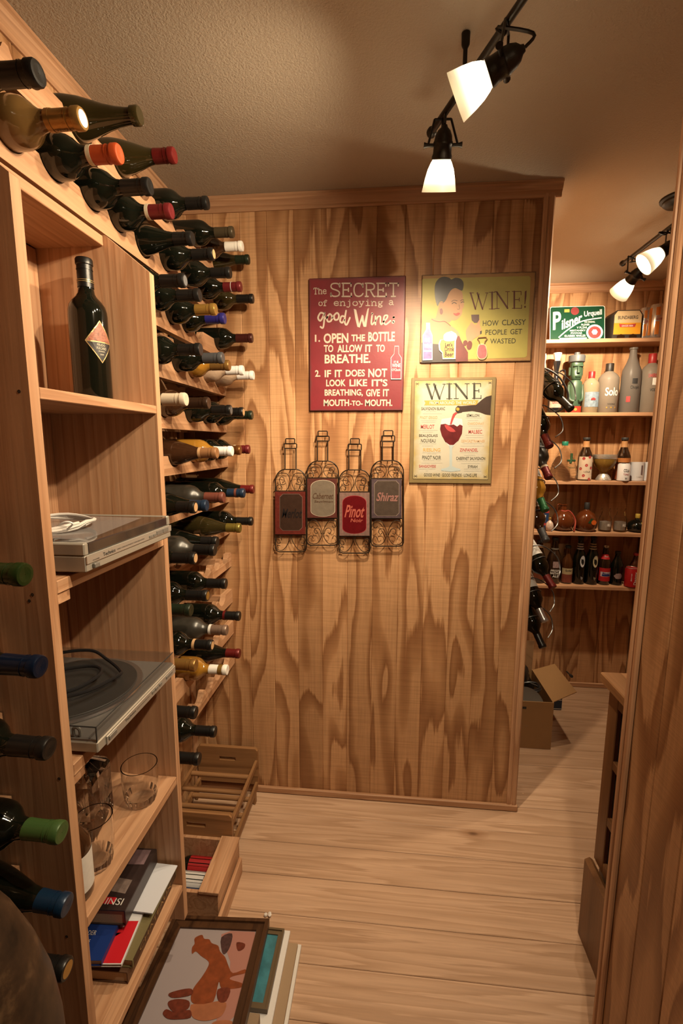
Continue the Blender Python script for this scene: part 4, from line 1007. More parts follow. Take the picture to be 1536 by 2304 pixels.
f1.text([('IT IS', 1275, 1335, 1255, 1285), ('WINE', 1250, 1362, 1290, 1340), ("O'Clock", 1248, 1362, 1355, 1390)], WHB, bold=.02)
# ---- lady sign
ls = thing('wine_sign', 'yellow tin sign with a lady raising a glass and the word wine', 'sign', T((0,0,0)))
X0, X1, Z0, Z1 = .112, .508, 1.811, 2.115
MB().box(X0, YB-.007, Z0, X1, YB-.0006, Z1, b=.0012).build('plate', edge_mat('sign_tan', (.34, .19, .065), (.06, .022, .012), X0, X1, Z0, Z1, .005, .5), ls)
mp2 = zmap(900, 600, 4.518); f2 = Flat(ls, YB-.0072, mp2)
YEL = mat('sign_yellow', (.38, .33, .085), .5, var=.15, vscale=20)
f2.poly([(225,130),(240,120),(1310,92),(1328,110),(1290,905),(1270,922),(700,940),(222,950)], YEL, h=.0004)
SKN = mat('print_skin', (.44, .25, .145), .55, var=.12, vscale=18); HAIR = mat('print_hair', (.022, .015, .016), .35, var=.4, vscale=40); DRS = mat('print_dark_dress', (.028, .018, .018), .4); MAR = mat('print_maroon', (.12, .016, .012), .4, var=.4, vscale=60)
f2.poly([(222,620),(250,560),(300,535),(370,520),(440,548),(500,590),(560,630),(600,680),(612,740),(600,820),(560,860),(440,840),(330,800),(225,760)], SKN, 'print', 3, h=.0006)
f2.poly([(360,520),(385,430),(400,370),(440,330),(560,300),(545,520),(500,570),(440,548)], SKN, h=.00065)
f2.poly([(440,360),(470,270),(540,222),(600,230),(632,262),(640,330),(648,370),(645,410),(632,430),(630,470),(610,505),(570,540),(530,542),(490,510),(455,450)], SKN, 'print', 3, h=.0008)
f2.poly([(380,400),(358,330),(350,240),(360,165),(400,115),(450,100),(500,112),(520,128),(560,112),(610,120),(640,150),(645,195),(632,240),(600,232),(560,215),(520,235),(490,280),(470,330),(440,365),(410,350),(395,370)], HAIR, 'print', 3, h=.0010)
f2.poly([(400,365),(425,350),(440,375),(430,430),(410,445),(398,410)], SKN, 'print', 3, h=.0011)
f2.poly([(405,430),(425,425),(435,460),(420,485),(403,470)], MAR, 'print', 3, h=.0012)
f2.poly([(538,472),(570,474),(585,466),(608,470),(600,488),(575,500),(555,492)], mat('print_red_lips', (.33, .03, .02), .35), 'print', 2, h=.0011)
f2.stroke([([(522,355),(545,340),(580,345)], .0016), ([(612,348),(630,335),(648,340)], .0016), ([(528,375),(548,362),(572,374)], .0024), ([(618,366),(632,356),(650,358)], .0022), ([(598,385),(604,425),(592,432),(580,428)], .0011), ([(395,352),(440,370)], .001)], .002, HAIR, 'print', 3, h=.0012)
f2.stroke([[(320,530),(350,548),(400,558),(450,555),(490,580),(512,600)]], .0022, MAR, 'print', 3, h=.0012)
f2.poly([(218,770),(300,780),(420,790),(520,770),(560,820),(580,965),(215,975)], DRS, h=.0008)
f2.poly([(560,700),(600,705),(630,770),(665,830),(690,870),(690,960),(565,966),(560,850)], MAR, h=.0009)
f2.poly([(680,760),(668,690),(672,640),(705,590),(725,560),(740,575),(775,590),(800,535),(815,540),(808,590),(822,620),(825,670),(790,710),(740,740),(720,790),(690,850),(670,820)], SKN, 'print', 2, h=.0010)
f2.poly([(722,487),(803,485),(803,540),(785,568),(755,570),(728,545)], mat('print_wine', (.055, .014, .010), .3), h=.0012)
f2.poly([(640,765),(665,745),(685,765),(670,800),(648,802)], MAR, 'print', 3, h=.0012); f2.poly([(680,780),(705,752),(732,775),(722,830),(695,845),(676,820)], MAR, 'print', 3, h=.0012)
f2.poly([(812,655),(830,648),(828,680),(812,688)], HAIR, h=.0013)
MRN = mat('letter_maroon', (.10, .020, .010), .45); LBK = mat('letter_black', (.03, .028, .015), .5)
def serifW(f, x, y, w_, h_, m, thick, thin, hh=None):
    f.stroke([([(x+.06*w_,y),(x+.32*w_,y+h_)], thick), ([(x+.32*w_,y+h_),(x+.52*w_,y+.05*h_)], thin), ([(x+.42*w_,y),(x+.70*w_,y+h_)], thick), ([(x+.70*w_,y+h_),(x+.95*w_,y)], thin), ([(x,y),(x+.22*w_,y)], thin), ([(x+.86*w_,y),(x+w_,y)], thin)], thick, m, h=hh)
def serifI(f, x, y, w_, h_, m, thick, thin, hh=None):
    f.stroke([([(x+.5*w_,y),(x+.5*w_,y+h_)], thick), ([(x,y),(x+w_,y)], thin), ([(x,y+h_),(x+w_,y+h_)], thin)], thick, m, h=hh)
def serifN(f, x, y, w_, h_, m, thick, thin, hh=None):
    f.stroke([([(x+.14*w_,y),(x+.14*w_,y+h_)], thin), ([(x+.12*w_,y+.02*h_),(x+.88*w_,y+.98*h_)], thick), ([(x+.88*w_,y),(x+.88*w_,y+h_)], thin), ([(x-.02*w_,y),(x+.14*w_,y)], thin), ([(x,y+h_),(x+.3*w_,y+h_)], thin), ([(x+.74*w_,y),(x+1.02*w_,y)], thin)], thick, m, h=hh)
def serifE(f, x, y, w_, h_, m, thick, thin, hh=None):
    f.stroke([([(x+.22*w_,y),(x+.22*w_,y+h_)], thick), ([(x,y),(x+.95*w_,y)], thin), ([(x,y+h_),(x+w_,y+h_)], thin), ([(x+.22*w_,y+.48*h_),(x+.75*w_,y+.48*h_)], thin), ([(x+.95*w_,y),(x+.95*w_,y+.2*h_)], thin), ([(x+w_,y+.8*h_),(x+w_,y+h_)], thin), ([(x+.75*w_,y+.38*h_),(x+.75*w_,y+.58*h_)], thin)], thick, m, h=hh)
serifW(f2, 705, 265, 190, 165, MRN, .0052, .0022, .0007); serifI(f2, 905, 258, 60, 170, MRN, .0055, .0022, .0007); serifN(f2, 965, 252, 145, 172, MRN, .0055, .0024, .0007); serifE(f2, 1140, 250, 95, 172, MRN, .0055, .0024, .0007)
f2.poly([(1268,250),(1286,240),(1284,300),(1272,380),(1264,380)], MRN, h=.0008); f2.poly([(1262,398),(1278,396),(1278,415),(1262,417)], MRN, h=.0008)
f2.text([('HOW', 840, 1000, 545, 600), ('CLASSY', 1035, 1278, 535, 592), ('PEOPLE', 868, 1085, 638, 690), ('GET', 1120, 1240, 632, 685), ('WASTED', 915, 1175, 728, 780)], LBK, bold=.004, h=.0008)
PUR = mat('magnet_purple', (.15, .10, .28), .35, var=.6, vscale=70)
mgA, fa = magnet('fridge_magnet', 'purple wine bottle magnet at the lower left of the lady sign', [(262,572),(302,572),(304,640),(328,700),(328,950),(228,955),(228,700),(262,640)], YB-.008, mp2, PUR, .86)
fa.text([('FINE', 248, 302, 725, 770), ('WINE', 243, 318, 785, 830)], WHB, bold=.02); fa.poly([(238,850),(322,850),(322,866),(238,868)], WHB)
mgB, fb = magnet('fridge_magnet', 'beer mug magnet with lettering at the lady sign bottom', [(440,700),(470,670),(520,655),(565,680),(580,710),(565,760),(562,940),(430,942),(425,880),(395,850),(388,790),(405,745),(440,740)], YB-.008, mp2, mat('magnet_beer', (.55, .24, .04), .35), .84)
fb.poly([(445,690),(500,668),(560,690),(560,745),(505,760),(445,750)], WHB, smooth=3, h=.0008); fb.text([('Drink', 452, 548, 815, 862), ('Beer', 452, 540, 870, 915), ("Let's", 455, 530, 775, 812)], PRN, bold=.02, h=.0010)
op = thing('bottle_opener', 'pink and gold bottle opener magnet on the lady sign', 'opener', T((0,0,0)))
P = [(q.x, q.y) for q in smoothpts([mp2(*p) for p in [(800,790),(860,788),(882,850),(880,910),(850,942),(805,942),(780,905),(780,850)]], 4, True)]
MB().prism(P, .0005, .004, MW(YB-.008)).build('handle', mat('rose_gold', (.50, .30, .18), .3, metal=.7), op)
MB().flat([(sum(q[0] for q in P)/len(P)*.14+p[0]*.86, sum(q[1] for q in P)/len(P)*.14+p[1]*.86) for p in P], .0043, MW(YB-.008)).build('handle_face', mat('opener_pink', (.32, .08, .09), .35, var=.5, vscale=90), op)
Q = [mp2(*p) for p in [(808,790),(802,760),(785,735),(795,722),(870,718),(882,735),(862,762),(855,788)]]
MB().tube([(p[0], YB-.0105, p[1]) for p in Q], .0022, 7, True).build('opener_loop', mat('rose_gold', ()), op, True)
# ---- wine list sign
ws = thing('wine_sign', 'tall cream wine from around the world sign with glass being filled', 'sign', T((0,0,0)))
X0, X1, Z0, Z1 = .084, .390, 1.366, 1.757
MB().box(X0, YB-.007, Z0, X1, YB-.0006, Z1, b=.0012).build('plate', mat('sign_olive_border', (.19, .135, .055), .4, var=.2, vscale=30), ws)
ws_in = edge_mat('sign_parchment', (.44, .41, .33), (.36, .27, .10), X0+.012, X1-.012, Z0+.013, Z1-.013, .030, .35, .06)
mp3 = zmap(900, 830, 6.4); f3 = Flat(ws, YB-.0072, mp3)
f3.poly([(208,165),(1335,148),(1268,1600),(180,1588)], mat('sign_dark_line', (.09, .065, .03), .5), h=.0003)
f3.poly([(214,172),(1328,156),(1262,1592),(187,1580)], ws_in, h=.0005)
serifW(f3, 368, 218, 285, 212, LBK, .0075, .0026, .0010); serifI(f3, 668, 215, 80, 215, LBK, .0075, .0026, .0010); serifN(f3, 775, 213, 215, 215, LBK, .0072, .0028, .0010); serifE(f3, 1040, 212, 125, 212, LBK, .0075, .0028, .0010)
OCH = mat('print_ochre', (.46, .26, .05), .45); LRD = mat('print_list_red', (.33, .035, .035), .45); LG2 = mat('print_tan', (.44, .27, .13), .45); GRY = mat('print_grey', (.30, .29, .25), .5)
f3.poly([(345,455),(1130,448),(1120,480),(1110,520),(345,524),(365,490)], OCH, h=.0010)
f3.text([('FROM AROUND THE WORLD', 425, 1085, 466, 510)], WHB, bold=.01, h=.0013)
tl = [('SAUVIGNON BLANC',305,648,550,595,LBK),('PINOT GRIGIO',285,535,678,720,LG2),('MERLOT',298,492,803,862,LRD),('BEAUJOLAIS',272,540,940,992,LBK),('NOUVEAU',300,512,1008,1060,LBK),('RIESLING',332,578,1142,1190,OCH),('PINOT NOIR',318,588,1250,1306,LBK),('SANGIOVESE',272,515,1382,1422,LRD),
      ('SÉMILLON',958,1140,640,690,LBK),('CHARDONNAY',972,1205,768,805,LG2),('MALBEC',985,1180,878,932,LRD),('GEWÜRZTRAMINER',880,1222,1012,1060,LG2),('ZINFANDEL',858,1122,1145,1190,LRD),('CABERNET SAUVIGNON',806,1224,1268,1312,LBK),('SYRAH',975,1112,1388,1428,LBK),('GOOD WINE · GOOD FRIENDS · LONG LIFE',342,1105,1508,1552,LBK)]
for s_, a, b, c, d, m in tl: f3.text([(s_, a, b, c, d)], m, bold=.012, h=.0010)
fine = [(375,520,612),(325,600,645),(300,520,745),(310,505,770),(270,540,885),(318,470,912),(275,520,1078),(320,470,1110),(322,586,1206),(388,520,1222),(330,580,1322),(305,605,1356),(275,505,1440),(370,400,1468),(940,1170,706),(972,1125,742),(990,1190,822),(1012,1165,855),(940,1200,955),(950,1195,988),(900,1180,1078),(870,1210,1112),(865,1115,1206),(925,1080,1242),(820,1210,1328),(880,1150,1362),(920,1150,1440),(920,1165,1472)]
f3.stroke([[(a, y), (b, y)] for a, b, y in fine], .0009, GRY, 'fine_print', h=.0009)
f3.poly([(1315,380),(1240,400),(1180,440),(1090,520),(1000,525),(880,535),(830,530),(800,560),(795,600),(825,640),(880,630),(900,618),(1040,605),(1150,625),(1230,655),(1300,665)], mat('print_bottle', (.035, .018, .012), .35, var=.5, vscale=30), h=.0014)
f3.poly([(820,555),(850,565),(850,592),(825,602),(806,580)], mat('print_bottle_mouth', (.45, .24, .03), .4), smooth=3, h=.0017)
f3.poly([(598,722),(580,800),(575,870),(600,960),(650,1050),(700,1110),(735,1140),(775,1110),(840,1030),(890,930),(905,820),(890,720),(740,700)], mat('print_glass', (.55, .55, .52), .3), h=.0012)
f3.poly([(583,800),(575,870),(600,960),(650,1050),(712,1095),(770,1095),(840,1030),(890,930),(900,820),(860,800),(820,830),(770,800),(700,810),(650,790)], mat('print_red_wine', (.10, .010, .012), .3, var=.6, vscale=40), h=.0015)
f3.poly([(800,620),(760,650),(735,720),(715,800),(740,800),(765,730),(790,670),(825,635)], LRD, h=.0018); f3.poly([(640,800),(720,830),(800,900),(720,905),(660,860)], LRD, smooth=2, h=.0018)
f3.poly([(700,1100),(770,1100),(748,1150),(748,1400),(800,1425),(865,1440),(870,1465),(735,1482),(590,1465),(590,1440),(680,1420),(710,1400),(712,1150)], mat('print_glass_stem', (.36, .42, .42), .3), h=.0013)
for cx_, cy_ in ((248,215),(1295,200),(222,1545),(1225,1555)):
    f3.stroke([[(cx_-20,cy_-18),(cx_+20,cy_+18)],[(cx_-20,cy_+18),(cx_+20,cy_-18)],[(cx_-26,cy_),(cx_+26,cy_)]], .0014, mat('sign_dark_line', ()), 'corner_star', h=.0009)
# ================================================================ wrought iron bottle wall art
IR = mat('wrought_iron', (.030, .020, .013), .45, metal=.6, bump=.2, bscale=200)
ar = thing('metal_artwork', 'row of four wrought iron bottle outlines with wine name plaques', 'wall art', T((0,0,0)))
mp4 = zmap(600, 950, 4.8); YA = YB-.016
def P3(x, y, dy=0): q = mp4(x, y); return (q[0], YA+dy, q[1])
BTL = [dict(l=97,r=430,bot=1395,nb=510,nl=200,nr=318,nt=282,ring=(190,325,232,282),cap=(207,304,178,232),pl=(97,420,747,1205),inn=(145,390,770,1165),txt=[('Merlot',165,375,930,1030)],c=(.13,.018,.012),ci=(.075,.040,.028),ct=(.012,.008,.008),up=(535,745),dn=(1212,1385)),
 dict(l=437,r=775,bot=1325,nb=420,nl=548,nr=660,nt=203,ring=(540,675,152,203),cap=(556,655,97,152),pl=(442,760,607,1028),inn=(478,742,620,1015),txt=[('Cabernet',495,715,760,825),('Sauvignon',515,715,838,872)],c=(.10,.025,.018),ci=(.30,.245,.185),ct=(.09,.05,.03),up=(445,600),dn=(1045,1315)),
 dict(l=782,r=1115,bot=1410,nb=515,nl=887,nr=1015,nt=302,ring=(878,1022,238,302),cap=(905,1000,178,238),pl=(787,1110,757,1220),inn=(818,1077,787,1200),txt=[('Pinot',840,1040,890,1025),('Noir',905,1035,1035,1075)],c=(.22,.13,.11),ci=(.19,.010,.014),ct=(.42,.10,.07),up=(545,755),dn=(1228,1400)),
 dict(l=1127,r=1475,bot=1335,nb=415,nl=1247,nr=1365,nt=210,ring=(1240,1380,147,210),cap=(1262,1360,92,147),pl=(1132,1455,612,1030),inn=(1160,1430,628,1008),txt=[('Shiraz',1180,1410,755,850)],c=(.085,.055,.065),ci=(.13,.095,.075),ct=(.30,.14,.12),up=(440,600),dn=(1048,1325))]
def arc(cx_, cy_, rx, ry, a0, a1, n=10): return [(cx_+rx*math.cos(math.radians(a0+(a1-a0)*i/n)), cy_-ry*math.sin(math.radians(a0+(a1-a0)*i/n))) for i in range(n+1)]
for B in BTL:
    m_ = MB(); l, r = B['l'], B['r']; sh = B['nb']+125
    out = [(B['nl'], B['nt'])] + [(B['nl'], B['nb']-10)] + arc(l+(B['nl']-l), sh, B['nl']-l, sh-B['nb'], 95, 180, 8) + [(l, B['bot']-40), (l+12, B['bot']-12), (l+40, B['bot']), (r-40, B['bot']), (r-12, B['bot']-12), (r, B['bot']-40)] + arc(B['nr'], sh, r-B['nr'], sh-B['nb'], 0, 85, 8) + [(B['nr'], B['nb']-10), (B['nr'], B['nt'])]
    m_.tube([P3(*p) for p in out], .0024, 7)
    m_.tube([P3(B['nl'], B['nb']), P3(B['nr'], B['nb'])], .0022, 6)
    for x0_, x1_, y0_, y1_ in (B['ring'], B['cap']):
        m_.tube([P3(x0_+4, y0_), P3(x1_-4, y0_), P3(x1_, y0_+6), P3(x1_, y1_-6), P3(x1_-4, y1_), P3(x0_+4, y1_), P3(x0_, y1_-6), P3(x0_, y0_+6)], .0022, 6, True)
    m_.tube([P3(l, B['pl'][2]-6), P3(r, B['pl'][2]-6)], .0022, 6); m_.tube([P3(l, B['pl'][3]+8), P3(r, B['pl'][3]+8)], .0022, 6)
    fo = m_.build('bottle_frame', IR, ar, True)
    # scrolls: mirrored C curves with curled ends
    cx_ = (l+r)/2
    for (ya, yb), flip in ((B['up'], 1), (B['dn'], -1)):
        H = yb-ya; wd = (r-l)/2
        for sx in (-1, 1):
            Y = lambda t: (ya+t*H) if flip > 0 else (ya+t*H)
            base_ = [(.52,.42),(.40,.40),(.36,.22),(.52,.08),(.74,.10),(.84,.26),(.84,.26)] 
            if H > 220 and flip < 0:
                big = [(.62,.30),(.56,.38),(.46,.30),(.50,.14),(.72,.06),(.30,.08),(.08,.34),(.03,.52),(.10,.74),(.34,.94),(.66,.96),(.86,.84),(.84,.70),(.68,.68),(.62,.80)]
                sm = [(.30,.62),(.24,.56),(.34,.42),(.52,.44),(.56,.54),(.46,.60)]
                curves = [[(.60,.26),(.72,.34),(.86,.26),(.84,.10),(.62,.03),(.36,.08),(.14,.30),(.04,.52),(.10,.74),(.34,.95),(.64,.98),(.90,.88),(.88,.72),(.70,.66),(.60,.78)], [(.08,.60),(.20,.40),(.42,.36),(.54,.46),(.44,.58),(.32,.52)]]
            else:
                curves = [[(.55,.55),(.44,.50),(.46,.32),(.64,.26),(.74,.40),(.66,.62),(.52,.66),(.34,.60)], [(.50,.06),(.20,.14),(.06,.46),(.12,.74),(.30,.96)], [(.50,.06),(.74,.08),(.84,.22)], [(.62,.92),(.58,.78),(.74,.66),(.92,.74),(.94,.96)]] if flip > 0 else [[(.04,.04),(.08,.34),(.34,.78),(.62,.98),(.92,.86),(.86,.66),(.68,.70)], [(.60,.36),(.64,.18),(.84,.14),(.94,.34),(.82,.54),(.66,.48)], [(.04,.04),(.02,.0)]]
            mb_ = MB()
            for c_ in curves:
                pts = smoothpts([P3(cx_+sx*p[0]*wd, Y(p[1])) for p in c_], 4)
                mb_.tube(pts, .0014, 5)
            mb_.build('scroll', IR, fo, True)
    p_ = B['pl']; pq = [mp4(*q) for q in ((p_[0],p_[2]),(p_[1],p_[2]),(p_[1],p_[3]),(p_[0],p_[3]))]
    key = 'plaque_' + B['txt'][0][0].lower()
    pk = MB().prism(pq, 0, .0025, MW(YA-.002)).build('plaque', mat(key, B['c'], .5, metal=.3, var=.5, vscale=90), ar)
    i_ = B['inn']; ch = 32
    if B['txt'][0][0] in ('Cabernet', 'Pinot'): poly = arc(i_[0]+(i_[1]-i_[0])/2, i_[2]+70, (i_[1]-i_[0])/2, 70, 0, 180, 10)[::-1] + arc((i_[0]+i_[1])/2, i_[3]-60, (i_[1]-i_[0])/2, 60, 0, -180, 10)
    else: poly = [(i_[0], i_[2]+ch), (i_[0]+10, i_[2]+ch-8), (i_[0]+ch-8, i_[2]+10), (i_[0]+ch, i_[2]), (i_[1]-ch, i_[2]), (i_[1]-ch+8, i_[2]+10), (i_[1]-10, i_[2]+ch-8), (i_[1], i_[2]+ch), (i_[1], i_[3]-ch), (i_[1]-ch, i_[3]), (i_[0]+ch, i_[3]), (i_[0], i_[3]-ch)]
    c0 = ((i_[0]+i_[1])/2, (i_[2]+i_[3])/2)
    MB().flat([mp4(*q) for q in poly], .0029, MW(YA-.002)).build('plaque_edge', mat(key+'_edge', tuple(min(1, v*2.2+.05) for v in B['ci']), .4, metal=.4), pk)
    MB().flat([mp4(c0[0]+(q[0]-c0[0])*.965, c0[1]+(q[1]-c0[1])*.977) for q in poly], .0032, MW(YA-.002)).build('plaque_panel', mat(key+'_panel', B['ci'], .3, metal=.55, var=.25, vscale=50, bump=.2, bscale=300), pk)
    fp = Flat(pk, YA-.002, mp4); fp.h = .0035
    for s_, a, b, c, d in B['txt']: fp.text([(s_, a, b, c, d)], mat(key+'_text', B['ct'], .45, metal=.2), bold=.02, shear=.22)
for (xa, ya) in ((432, 590), (777, 1300), (1120, 580)):
    MB().tube([P3(xa-14, ya), P3(xa, ya-10), P3(xa+14, ya), P3(xa, ya+10)], .0016, 5, True).build('hook', IR, ar, True)
for B in BTL:
    q = mp4((B['nl']+B['nr'])/2, B['nb']); MB().tube([(q[0], YA+.002, q[1]), (q[0], YB-.0003, q[1])], .0016, 6).build('wall_pin', IR, ar)
# ================================================================ far room: wall shelves
YSH = 2.722
SZ = [2.076, 1.687, 1.309, 1.015, .699]
NAMES = ['top', 'second', 'third', 'fourth', 'lowest']
for z, nm in zip(SZ, NAMES):
    o = MB().box(XR+.004, YSH, z-.020, XRR-.003, YF-.001, z, b=.0015).build('display_shelf', pine('X'))
    tag(o, f'{nm} pine wall shelf in the far room', 'shelf', 'pine wall shelves')
def fx(x, y, Y=2.785): return onY(x, y, Y).x
def fz(x, y, Y=2.785): return onY(x, y, Y).z
def scaled(prof, r, h):
    R0 = max(p[0] for p in prof); H0 = max(p[1] for p in prof); return [(p[0]/R0*r, p[1]/H0*h) for p in prof]
BEER = [(.2,.01),(.85,0),(1,.02),(1,.52),(.96,.58),(.78,.66),(.55,.74),(.44,.82),(.40,.93),(.44,.935),(.44,.955),(.40,.96),(.46,.965),(.46,1.0),(.1,1.0)]
LIQ = [(.2,.01),(.92,0),(1,.02),(1,.66),(.95,.72),(.70,.79),(.42,.83),(.33,.86),(.31,.97),(.36,.975),(.36,1),(.1,1)]
COLA = [(.2,.01),(.85,0),(.95,.03),(.92,.18),(.86,.30),(.95,.42),(1,.52),(.94,.62),(.72,.72),(.48,.82),(.40,.92),(.44,.93),(.44,1),(.1,1)]
TALL = [(.2,.01),(.95,0),(1,.01),(.98,.55),(.92,.66),(.62,.76),(.40,.86),(.33,.97),(.42,.975),(.42,1),(.1,1)]
JUG = [(.2,.02),(.55,0),(.85,.08),(1,.28),(.98,.45),(.80,.62),(.45,.74),(.30,.78),(.27,.95),(.32,.96),(.32,1),(.1,1)]
ROUND = [(.2,.02),(.72,0),(.95,.12),(1,.28),(.92,.48),(.66,.64),(.30,.72),(.22,.76),(.21,1),(.05,1)]
MILK = [(.2,.01),(.9,0),(1,.03),(1,.50),(.88,.62),(.60,.76),(.58,.90),(.70,.93),(.70,1),(.62,1),(.55,.9),(.9,.5),(.9,.06),(.2,.05)]
SQUAT = [(.2,.02),(.6,0),(.9,.10),(1,.28),(.92,.46),(.60,.62),(.26,.70),(.22,.74),(.22,1),(.05,1)]
DG = mat('stout_brown_glass', (.018, .008, .004), .08, spec=.6, coat=.3); AG = mat('amber_beer_glass', (.05, .016, .005), .08, spec=.6, coat=.3); FRO = mat('frosted_glass', (.36, .30, .24), .4, trans=.5, ior=1.2, var=.08)
CLR = mat('clear_bottle_glass', (.97, .96, .93), .03, trans=1.0, ior=1.16); LIQC = mat('honey_liqueur', (.09, .022, .006), .1, spec=.6, coat=.4); GRN = mat('gift_green', (.012, .05, .02), .4)
TIN = mat('tin_print_green', (.006, .045, .022), .25, coat=.3)
def sbottle(label, shelf, x0, x1, ytop, prof, m, name='bottle', Y=2.785, capm=None, caph=.04, capr=None, labs=(), neck=None, cat='bottle', flatten=None):
    zs_ = SZ[shelf]; ym = 0.5*(ytop+1000); cxp = (x0+x1)/2
    X = fx(cxp, (ytop+{0:762,1:927,2:1083,3:1197,4:1316}[shelf])/2, Y)
    r = (fx(x1, 1000, Y)-fx(x0, 1000, Y))/2; h = fz(cxp, ytop, Y)-zs_
    P_ = scaled(prof, r, h)
    o = tag(MB().lathe(P_, 24).build(name, m, None, 50), label, cat, 'drinks on the far shelves'); o.location = (X, Y, zs_+.0004)
    if flatten: o.scale = (1, flatten, 1)
    def rad(z):
        for (ra, za), (rb, zb_) in zip(P_[1:], P_[2:]):
            if za <= z <= zb_ and zb_ > za: return ra+(rb-ra)*(z-za)/(zb_-za)
        return P_[-3][0]
    if capm:
        ct = P_[-2][0]+.0012 if capr is None else capr
        MB().lathe([(ct-.0004, h-caph), (ct, h-caph+.001), (ct, h), (ct-.001, h+.0015), (.0005, h+.0015)], 18, cap=False).build('cap', capm, o, 40)
    for lb in labs:
        za, zb_, lm = lb[:3]; a0, a1 = (lb[3], lb[4]) if len(lb) > 4 else (-math.pi, math.pi)
        n_ = 5; pr_ = [(rad(h*(za+(zb_-za)*i/n_))+.0007, h*(za+(zb_-za)*i/n_)) for i in range(n_+1)]
        MB().lathe(pr_, 24, None, a0, a1).build('label', lm, o, 60)

    return o, h, r, rad
def stext(o, h, rad, s, zc_, wdt, hgt, m, ang=-math.pi/2, bold=.01, rot=False):
    r = rad(zc_*h)+.0013; wrap_text(MB(), s, r, zc_*h, wdt, hgt, ang, bold, rot).build('lettering', m, o)
FR = -math.pi/2
def LM(key, c, **k): return mat('lbl_' + key, c, .45, **k)
# ---- top shelf: tin sign, four-pack, cans
ts = thing('tin_sign', 'dark green tin beer sign leaning on the top far shelf', 'sign', T((0,0,0)))
p0, p1 = onY(1233, 765, 2.80), onY(1356, 765, 2.80); zt = fz(1295, 687, 2.80)
Mts = basis((p0.x, 2.775, SZ[0]+.0006), (1, 0, 0), (0, .18, 1)); W_, H_ = p1.x-p0.x, zt-SZ[0]
def rr(x0, y0, x1, y1, r, n=4):
    out = []
    for cx_, cy_, a in ((x1-r, y0+r, -90), (x1-r, y1-r, 0), (x0+r, y1-r, 90), (x0+r, y0+r, 180)):
        out += [(cx_+r*math.cos(math.radians(a+90*i/n)), cy_+r*math.sin(math.radians(a+90*i/n))) for i in range(n+1)]
    return out
MB().prism(rr(0, 0, W_, H_, .012), -.004, 0, Mts).build('plate', WLAB, ts)
MB().flat(rr(.003, .003, W_-.003, H_-.003, .011), .0004, Mts).build('print', TIN, ts)
def tp(mb, nm, m): return mb.build(nm, m, ts)
SILV = mat('tin_silver', (.62, .62, .62), .3)
u = lambda x: (x-230)/(790-230)*W_; v = lambda y: (455-y)/(455-112)*H_
mb = MB(); 
for s_, xa, xb, ya, yb in (('P', 262, 345, 165, 345), ('ilsner', 352, 560, 245, 345), ('Urquell', 578, 758, 165, 235)):
    V, Fc, a_, b_, c_, d2 = text_data(s_, .025)
    X_ = lambda q: xa+(xb-xa)*(q[0]-a_)/(b_-a_)
    mb.add([(u(X_(q)), v(yb-(yb-ya)*(q[1]-c_)/(d2-c_)-(.36*(X_(q)-352) if s_ == 'ilsner' else .10*(X_(q)-xa))), .0008) for q in V], Fc, Mts)
tp(mb, 'lettering', SILV)
mb = MB().ribbon([(q.x, q.y) for q in smoothpts([(u(320), v(420)), (u(420), v(340)), (u(560), v(262)), (u(755), v(232))], 4)], .006, .0008, Mts); tp(mb, 'flourish', SILV)
for s_, xa, xb, ya, yb in (('THE ORIGINAL', 580, 690, 262, 280), ('PILSNER', 550, 635, 288, 306), ('V PLZNI', 505, 605, 315, 335), ('MESTANSKY', 435, 595, 345, 362), ('PIVOVAR', 445, 560, 370, 388), ('GLASBIER VINKLER', 380, 595, 395, 415)):
    tp(add_text(MB(), s_, u(xa), u(xb), v(yb), v(ya), .0008, .01, 0, Mts), 'lettering', SILV)
tp(MB().flat([(u(330), v(425)), (u(605), v(423)), (u(605), v(452)), (u(330), v(452))], .0008, Mts), 'strip', WLAB); tp(add_text(MB(), 'MESTANSKY PIVOVAR', u(345), u(550), v(447), v(430), .0012, 0, 0, Mts), 'lettering', RED)
circ = lambda cx_, cy_, r, n=20: [(u(cx_)+r*math.cos(2*math.pi*i/n), v(cy_)+r*math.sin(2*math.pi*i/n)) for i in range(n)]
tp(MB().flat(circ(685, 375, .044), .0008, Mts), 'seal', SILV); tp(MB().flat(circ(685, 375, .034), .0012, Mts), 'seal_field', LRD); tp(MB().flat(circ(485, 160, .022), .0010, Mts), 'wax_seal', mat('wax_red', (.17, .02, .02), .5)); tp(MB().flat(circ(685, 372, .016, 6), .0016, Mts), 'crest', SILV)
tp(MB().flat([(u(378), v(140)), (u(430), v(140)), (u(430), v(170)), (u(378), v(170))], .0009, Mts), 'stamp', OCH)
pk = thing('bottle_carton', 'yellow and black four-pack carton of ginger beer on the top far shelf', 'carton', T((0,0,0)))
pa, pb = fx(1376, 760, 2.74), fx(1440, 760, 2.74); zt = fz(1405, 697, 2.74)-.002; z0 = SZ[0]+.0005
YC0, YC1 = 2.738, 2.860
CB = mat('carton_black', (.02, .014, .010), .5); CY = mat('carton_yellow', (.58, .25, .015), .45); CO_ = mat('carton_cream', (.50, .36, .20), .45)
MB().prism([(pa, z0), (pb, z0), (pb, z0+(zt-z0)*.86), (pb-.016, zt), (pa+.016, zt), (pa, z0+(zt-z0)*.86)], -YC1, -YC0, MXZ).build('carton', CB, pk)
Mpk = Matrix(((1,0,0,pa),(0,0,-1,YC0),(0,1,0,z0),(0,0,0,1))); pw, ph = pb-pa, zt-z0
MB().flat([(.004,.022),(pw-.004,.022),(pw-.004,ph*.83),(pw-.018,ph*.97),(.018,ph*.97),(.004,ph*.83)], .0006, Mpk).build('panel', CY, pk)
